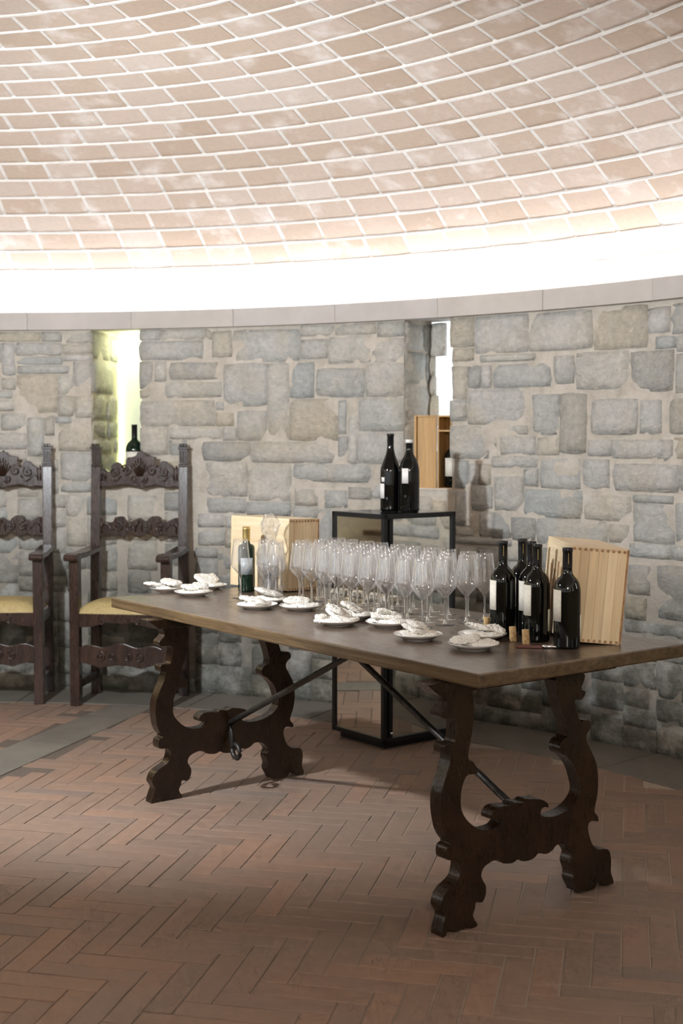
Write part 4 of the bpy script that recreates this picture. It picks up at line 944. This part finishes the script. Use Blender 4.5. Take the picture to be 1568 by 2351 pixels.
def carving(parent,W_,zc,hz,y,kind):
    bm=bmesh.new(); c=W_/2
    for sg in (-1,1):
        if kind=='crest':
            tube(bm,spiral(c+sg*.145,zc+.005,.030,1.4,sg,2.2,y=y),.0045,6)
            tube(bm,spiral(c+sg*.075,zc+.012,.034,1.5,sg,.6,y=y),.005,6)
            tube(bm,spiral(c+sg*.030,zc-.035,.022,1.3,sg,3.6,y=y),.0045,6)
            tube(bm,[(c+sg*(.20-.012*k),y,zc-.03+.018*math.sin(k*.9)) for k in range(9)],.0045,6)
            tube(bm,[(c+sg*.215,y,zc-.045),(c+sg*.213,y,zc+.04)],.005,6); tube(bm,[(c+sg*.200,y,zc-.045),(c+sg*.198,y,zc+.03)],.0035,6)
            for k in range(4): tube(bm,[(c+sg*.004*k,y-.002,zc-.02),(c+sg*(.006+.010*k),y-.006,zc+.045-.008*k),(c+sg*(.010+.013*k),y-.002,zc+.082-.014*k)],[.003,.0055,.003],6)
        else:
            tube(bm,spiral(c+sg*.12,zc,.030,1.4,sg,1.2,y=y),.005,6)
            tube(bm,spiral(c+sg*.055,zc+.004,.026,1.3,sg,3.4,y=y),.0045,6)
            tube(bm,[(c+sg*(.21-.014*k),y,zc+.02*math.sin(k*1.1)) for k in range(8)],.0045,6)
            tube(bm,[(c+sg*.215,y,zc-.04),(c+sg*.213,y,zc+.045)],.005,6)
            tube(bm,[(c,y-.004,zc+.035),(c+sg*.015,y-.006,zc+.01),(c+sg*.02,y-.003,zc-.03)],[.004,.006,.003],6)
    mobj('carved_scrolls',bm,M['chair'],parent,smooth=True)
def panel(name,pts,y0,y1,parent):
    bm=bmesh.new(); extrude_poly(bm,pts,y0,y1)
    bm.normal_update(); bmesh.ops.triangulate(bm,faces=[f_ for f_ in bm.faces if len(f_.verts)>4])
    return mobj(name,bm,M['chair'],parent,bevel=.003)
def armchair(label,loc,rz):
    e=empty('armchair',label,'chair',loc,rz,group='carved dark wood armchairs against the wall')
    Wc=.555; D=.34; pw=.052
    def bx_(name,x0,x1,y0,y1,a,b_,par=e,bev=.003):
        bm=bmesh.new(); box(bm,x0,x1,y0,y1,a,b_); return mobj(name,bm,M['chair'],par,bevel=bev)
    for x in (0,Wc-pw):
        lg=bx_('front_leg',x,x+pw,0,pw,0,.79)
        # back post raked above the seat
        bm=bmesh.new(); secs=[(D,0),(D,.5),(D+.012,.85),(D+.04,1.275)]
        V_=[[bm.verts.new((x+dx,y+dy,z)) for dx,dy in ((0,0),(pw,0),(pw,pw*.85),(0,pw*.85))] for y,z in secs]
        for A_,B_ in zip(V_,V_[1:]):
            for k in range(4): bm.faces.new((A_[k],A_[(k+1)%4],B_[(k+1)%4],B_[k]))
        bm.faces.new(V_[0]); bm.faces.new(V_[-1]); bp=mobj('back_post',bm,M['chair'],e,bevel=.003)
        # finial: carved block with leaf mouldings
        bm=bmesh.new(); y=D+.039
        box(bm,x-.001,x+pw+.001,y-.002,y+pw*.85+.002,1.275,1.288); box(bm,x+.003,x+pw-.003,y+.002,y+pw*.8,1.288,1.372); box(bm,x-.003,x+pw+.003,y-.005,y+pw*.85+.004,1.372,1.384)
        for k in range(3): box(bm,x+.004+k*.014,x+.013+k*.014,y-.004,y+.006,1.30,1.362)
        for k in range(3): box(bm,x+.001+k*.015,x+.012+k*.015,y,y+pw*.7,1.384,1.402)
        mobj('finial',bm,M['chair'],bp,bevel=.002)
        # arm with scrolled front
        xa=x-.012
        prof=[(-.05,.785),(-.055,.80),(-.045,.815),(.0,.822),(.12,.818),(.26,.828),(D+.02,.835),(D+.02,.808),(.26,.800),(.12,.790),(.0,.790),(-.03,.780)]
        bm=bmesh.new(); a_=[bm.verts.new((xa,y,z)) for y,z in prof]; b_=[bm.verts.new((xa+pw+.024,y,z)) for y,z in prof]
        bm.faces.new(a_); bm.faces.new(b_[::-1])
        for i in range(len(prof)): bm.faces.new((a_[i],a_[(i+1)%len(prof)],b_[(i+1)%len(prof)],b_[i]))
        mobj('arm',bm,M['chair'],e,bevel=.004)
        bx_('side_rail',x+.008,x+pw-.008,pw,D,.435,.495); bx_('side_stretcher',x+.008,x+pw-.008,pw,D,.09,.135); 
    # seat rail with shaped apron
    n_=24; pts=[(pw-.002,.497),(Wc-pw+.002,.497)]
    for k in range(n_+1):
        u=1-k/n_; pts.append((pw-.002+(Wc-2*pw+.004)*u,.425+.035*math.sin(PI*u)-.012*abs(math.sin(3*PI*u))))
    panel('seat_rail',pts,.008,.032,e)
    bm=bmesh.new()
    for sg in (-1,1): tube(bm,spiral(Wc/2+sg*.10,.455,.018,1.2,sg,1,y=.006),.003,6); tube(bm,spiral(Wc/2+sg*.04,.470,.014,1.2,sg,3,y=.006),.003,6)
    mobj('rail_carving',bm,M['chair'],e,smooth=True)
    # low carved front stretcher
    pts=[]
    for k in range(n_+1): u=k/n_; pts.append((pw-.002+(Wc-2*pw+.004)*u,.315+.018*math.sin(PI*u)+.010*math.sin(5*PI*u)))
    for k in range(n_+1): u=1-k/n_; pts.append((pw-.002+(Wc-2*pw+.004)*u,.215+.02*abs(math.cos(2*PI*u))-.012*math.sin(PI*u)))
    st=panel('carved_stretcher',pts,.010,.030,e)
    bm=bmesh.new()
    for sg in (-1,1): tube(bm,spiral(Wc/2+sg*.11,.268,.028,1.4,sg,1.5,y=.007),.004,6); tube(bm,spiral(Wc/2+sg*.045,.272,.022,1.4,sg,3.5,y=.007),.004,6)
    mobj('carved_scrolls',bm,M['chair'],st,smooth=True)
    bx_('back_rail',pw,Wc-pw,D+.008,D+.03,.44,.49); 
    # seat cushion
    bm=bmesh.new(); nx_,ny_=16,12; g={}
    for i in range(nx_+1):
        for j in range(ny_+1):
            u,v=i/nx_*2-1,j/ny_*2-1; hh=(1-u**4)*(1-v**4)
            g[i,j]=bm.verts.new((Wc/2+u*(Wc/2-.028),.012+(D-.01)*(v+1)/2,.500+.012*(1-max(abs(u),abs(v))**8)+.050*hh**.5))
    for i in range(nx_):
        for j in range(ny_): bm.faces.new((g[i,j],g[i+1,j],g[i+1,j+1],g[i,j+1]))
    bnd=[e_ for e_ in bm.edges if len(e_.link_faces)==1]
    r_=bmesh.ops.extrude_edge_only(bm,edges=bnd)
    for v in r_['geom']:
        if isinstance(v,bmesh.types.BMVert): v.co.z=.493
    mobj('seat_cushion',bm,M['damask'],e,smooth=True)
    # back: crest and middle rail, tilted with the posts
    Li=Wc-2*pw+.004
    for nm_,src,kind in (('crest_rail',CREST,'crest'),('middle_rail',MID,'mid')):
        x0_,x1_=min(q[0] for q in src),max(q[0] for q in src)
        pts=[(x+pw-.002,z) for x,z in crop_xz(src,x0_,x1_,Li)]
        zc=(min(q[1] for q in pts)+max(q[1] for q in pts))/2
        yy=D+.012+(zc-.85)/(1.275-.85)*.028
        pn=panel(nm_,pts,yy+.004,yy+.028,e)
        carving(pn,Wc,zc-(.02 if kind=='crest' else 0),.1,yy+.003,kind)
    return e
ch=armchair('carved armchair with gold seat standing behind the left table end',(-1.452,6.86,0),rad(-8))
ch2=copy_tree(ch); ch2['label']='carved armchair with gold seat cut off by the left picture edge'
ch2.location=(-2.155,6.86,0); ch2.rotation_euler=(0,0,rad(4))
t2=copy_tree(tab); t2['label']='second dark trestle table, seen only reflected in the display case mirror'; t2.location=(-2.75,5.95,0); t2.rotation_euler=(0,0,rad(114))
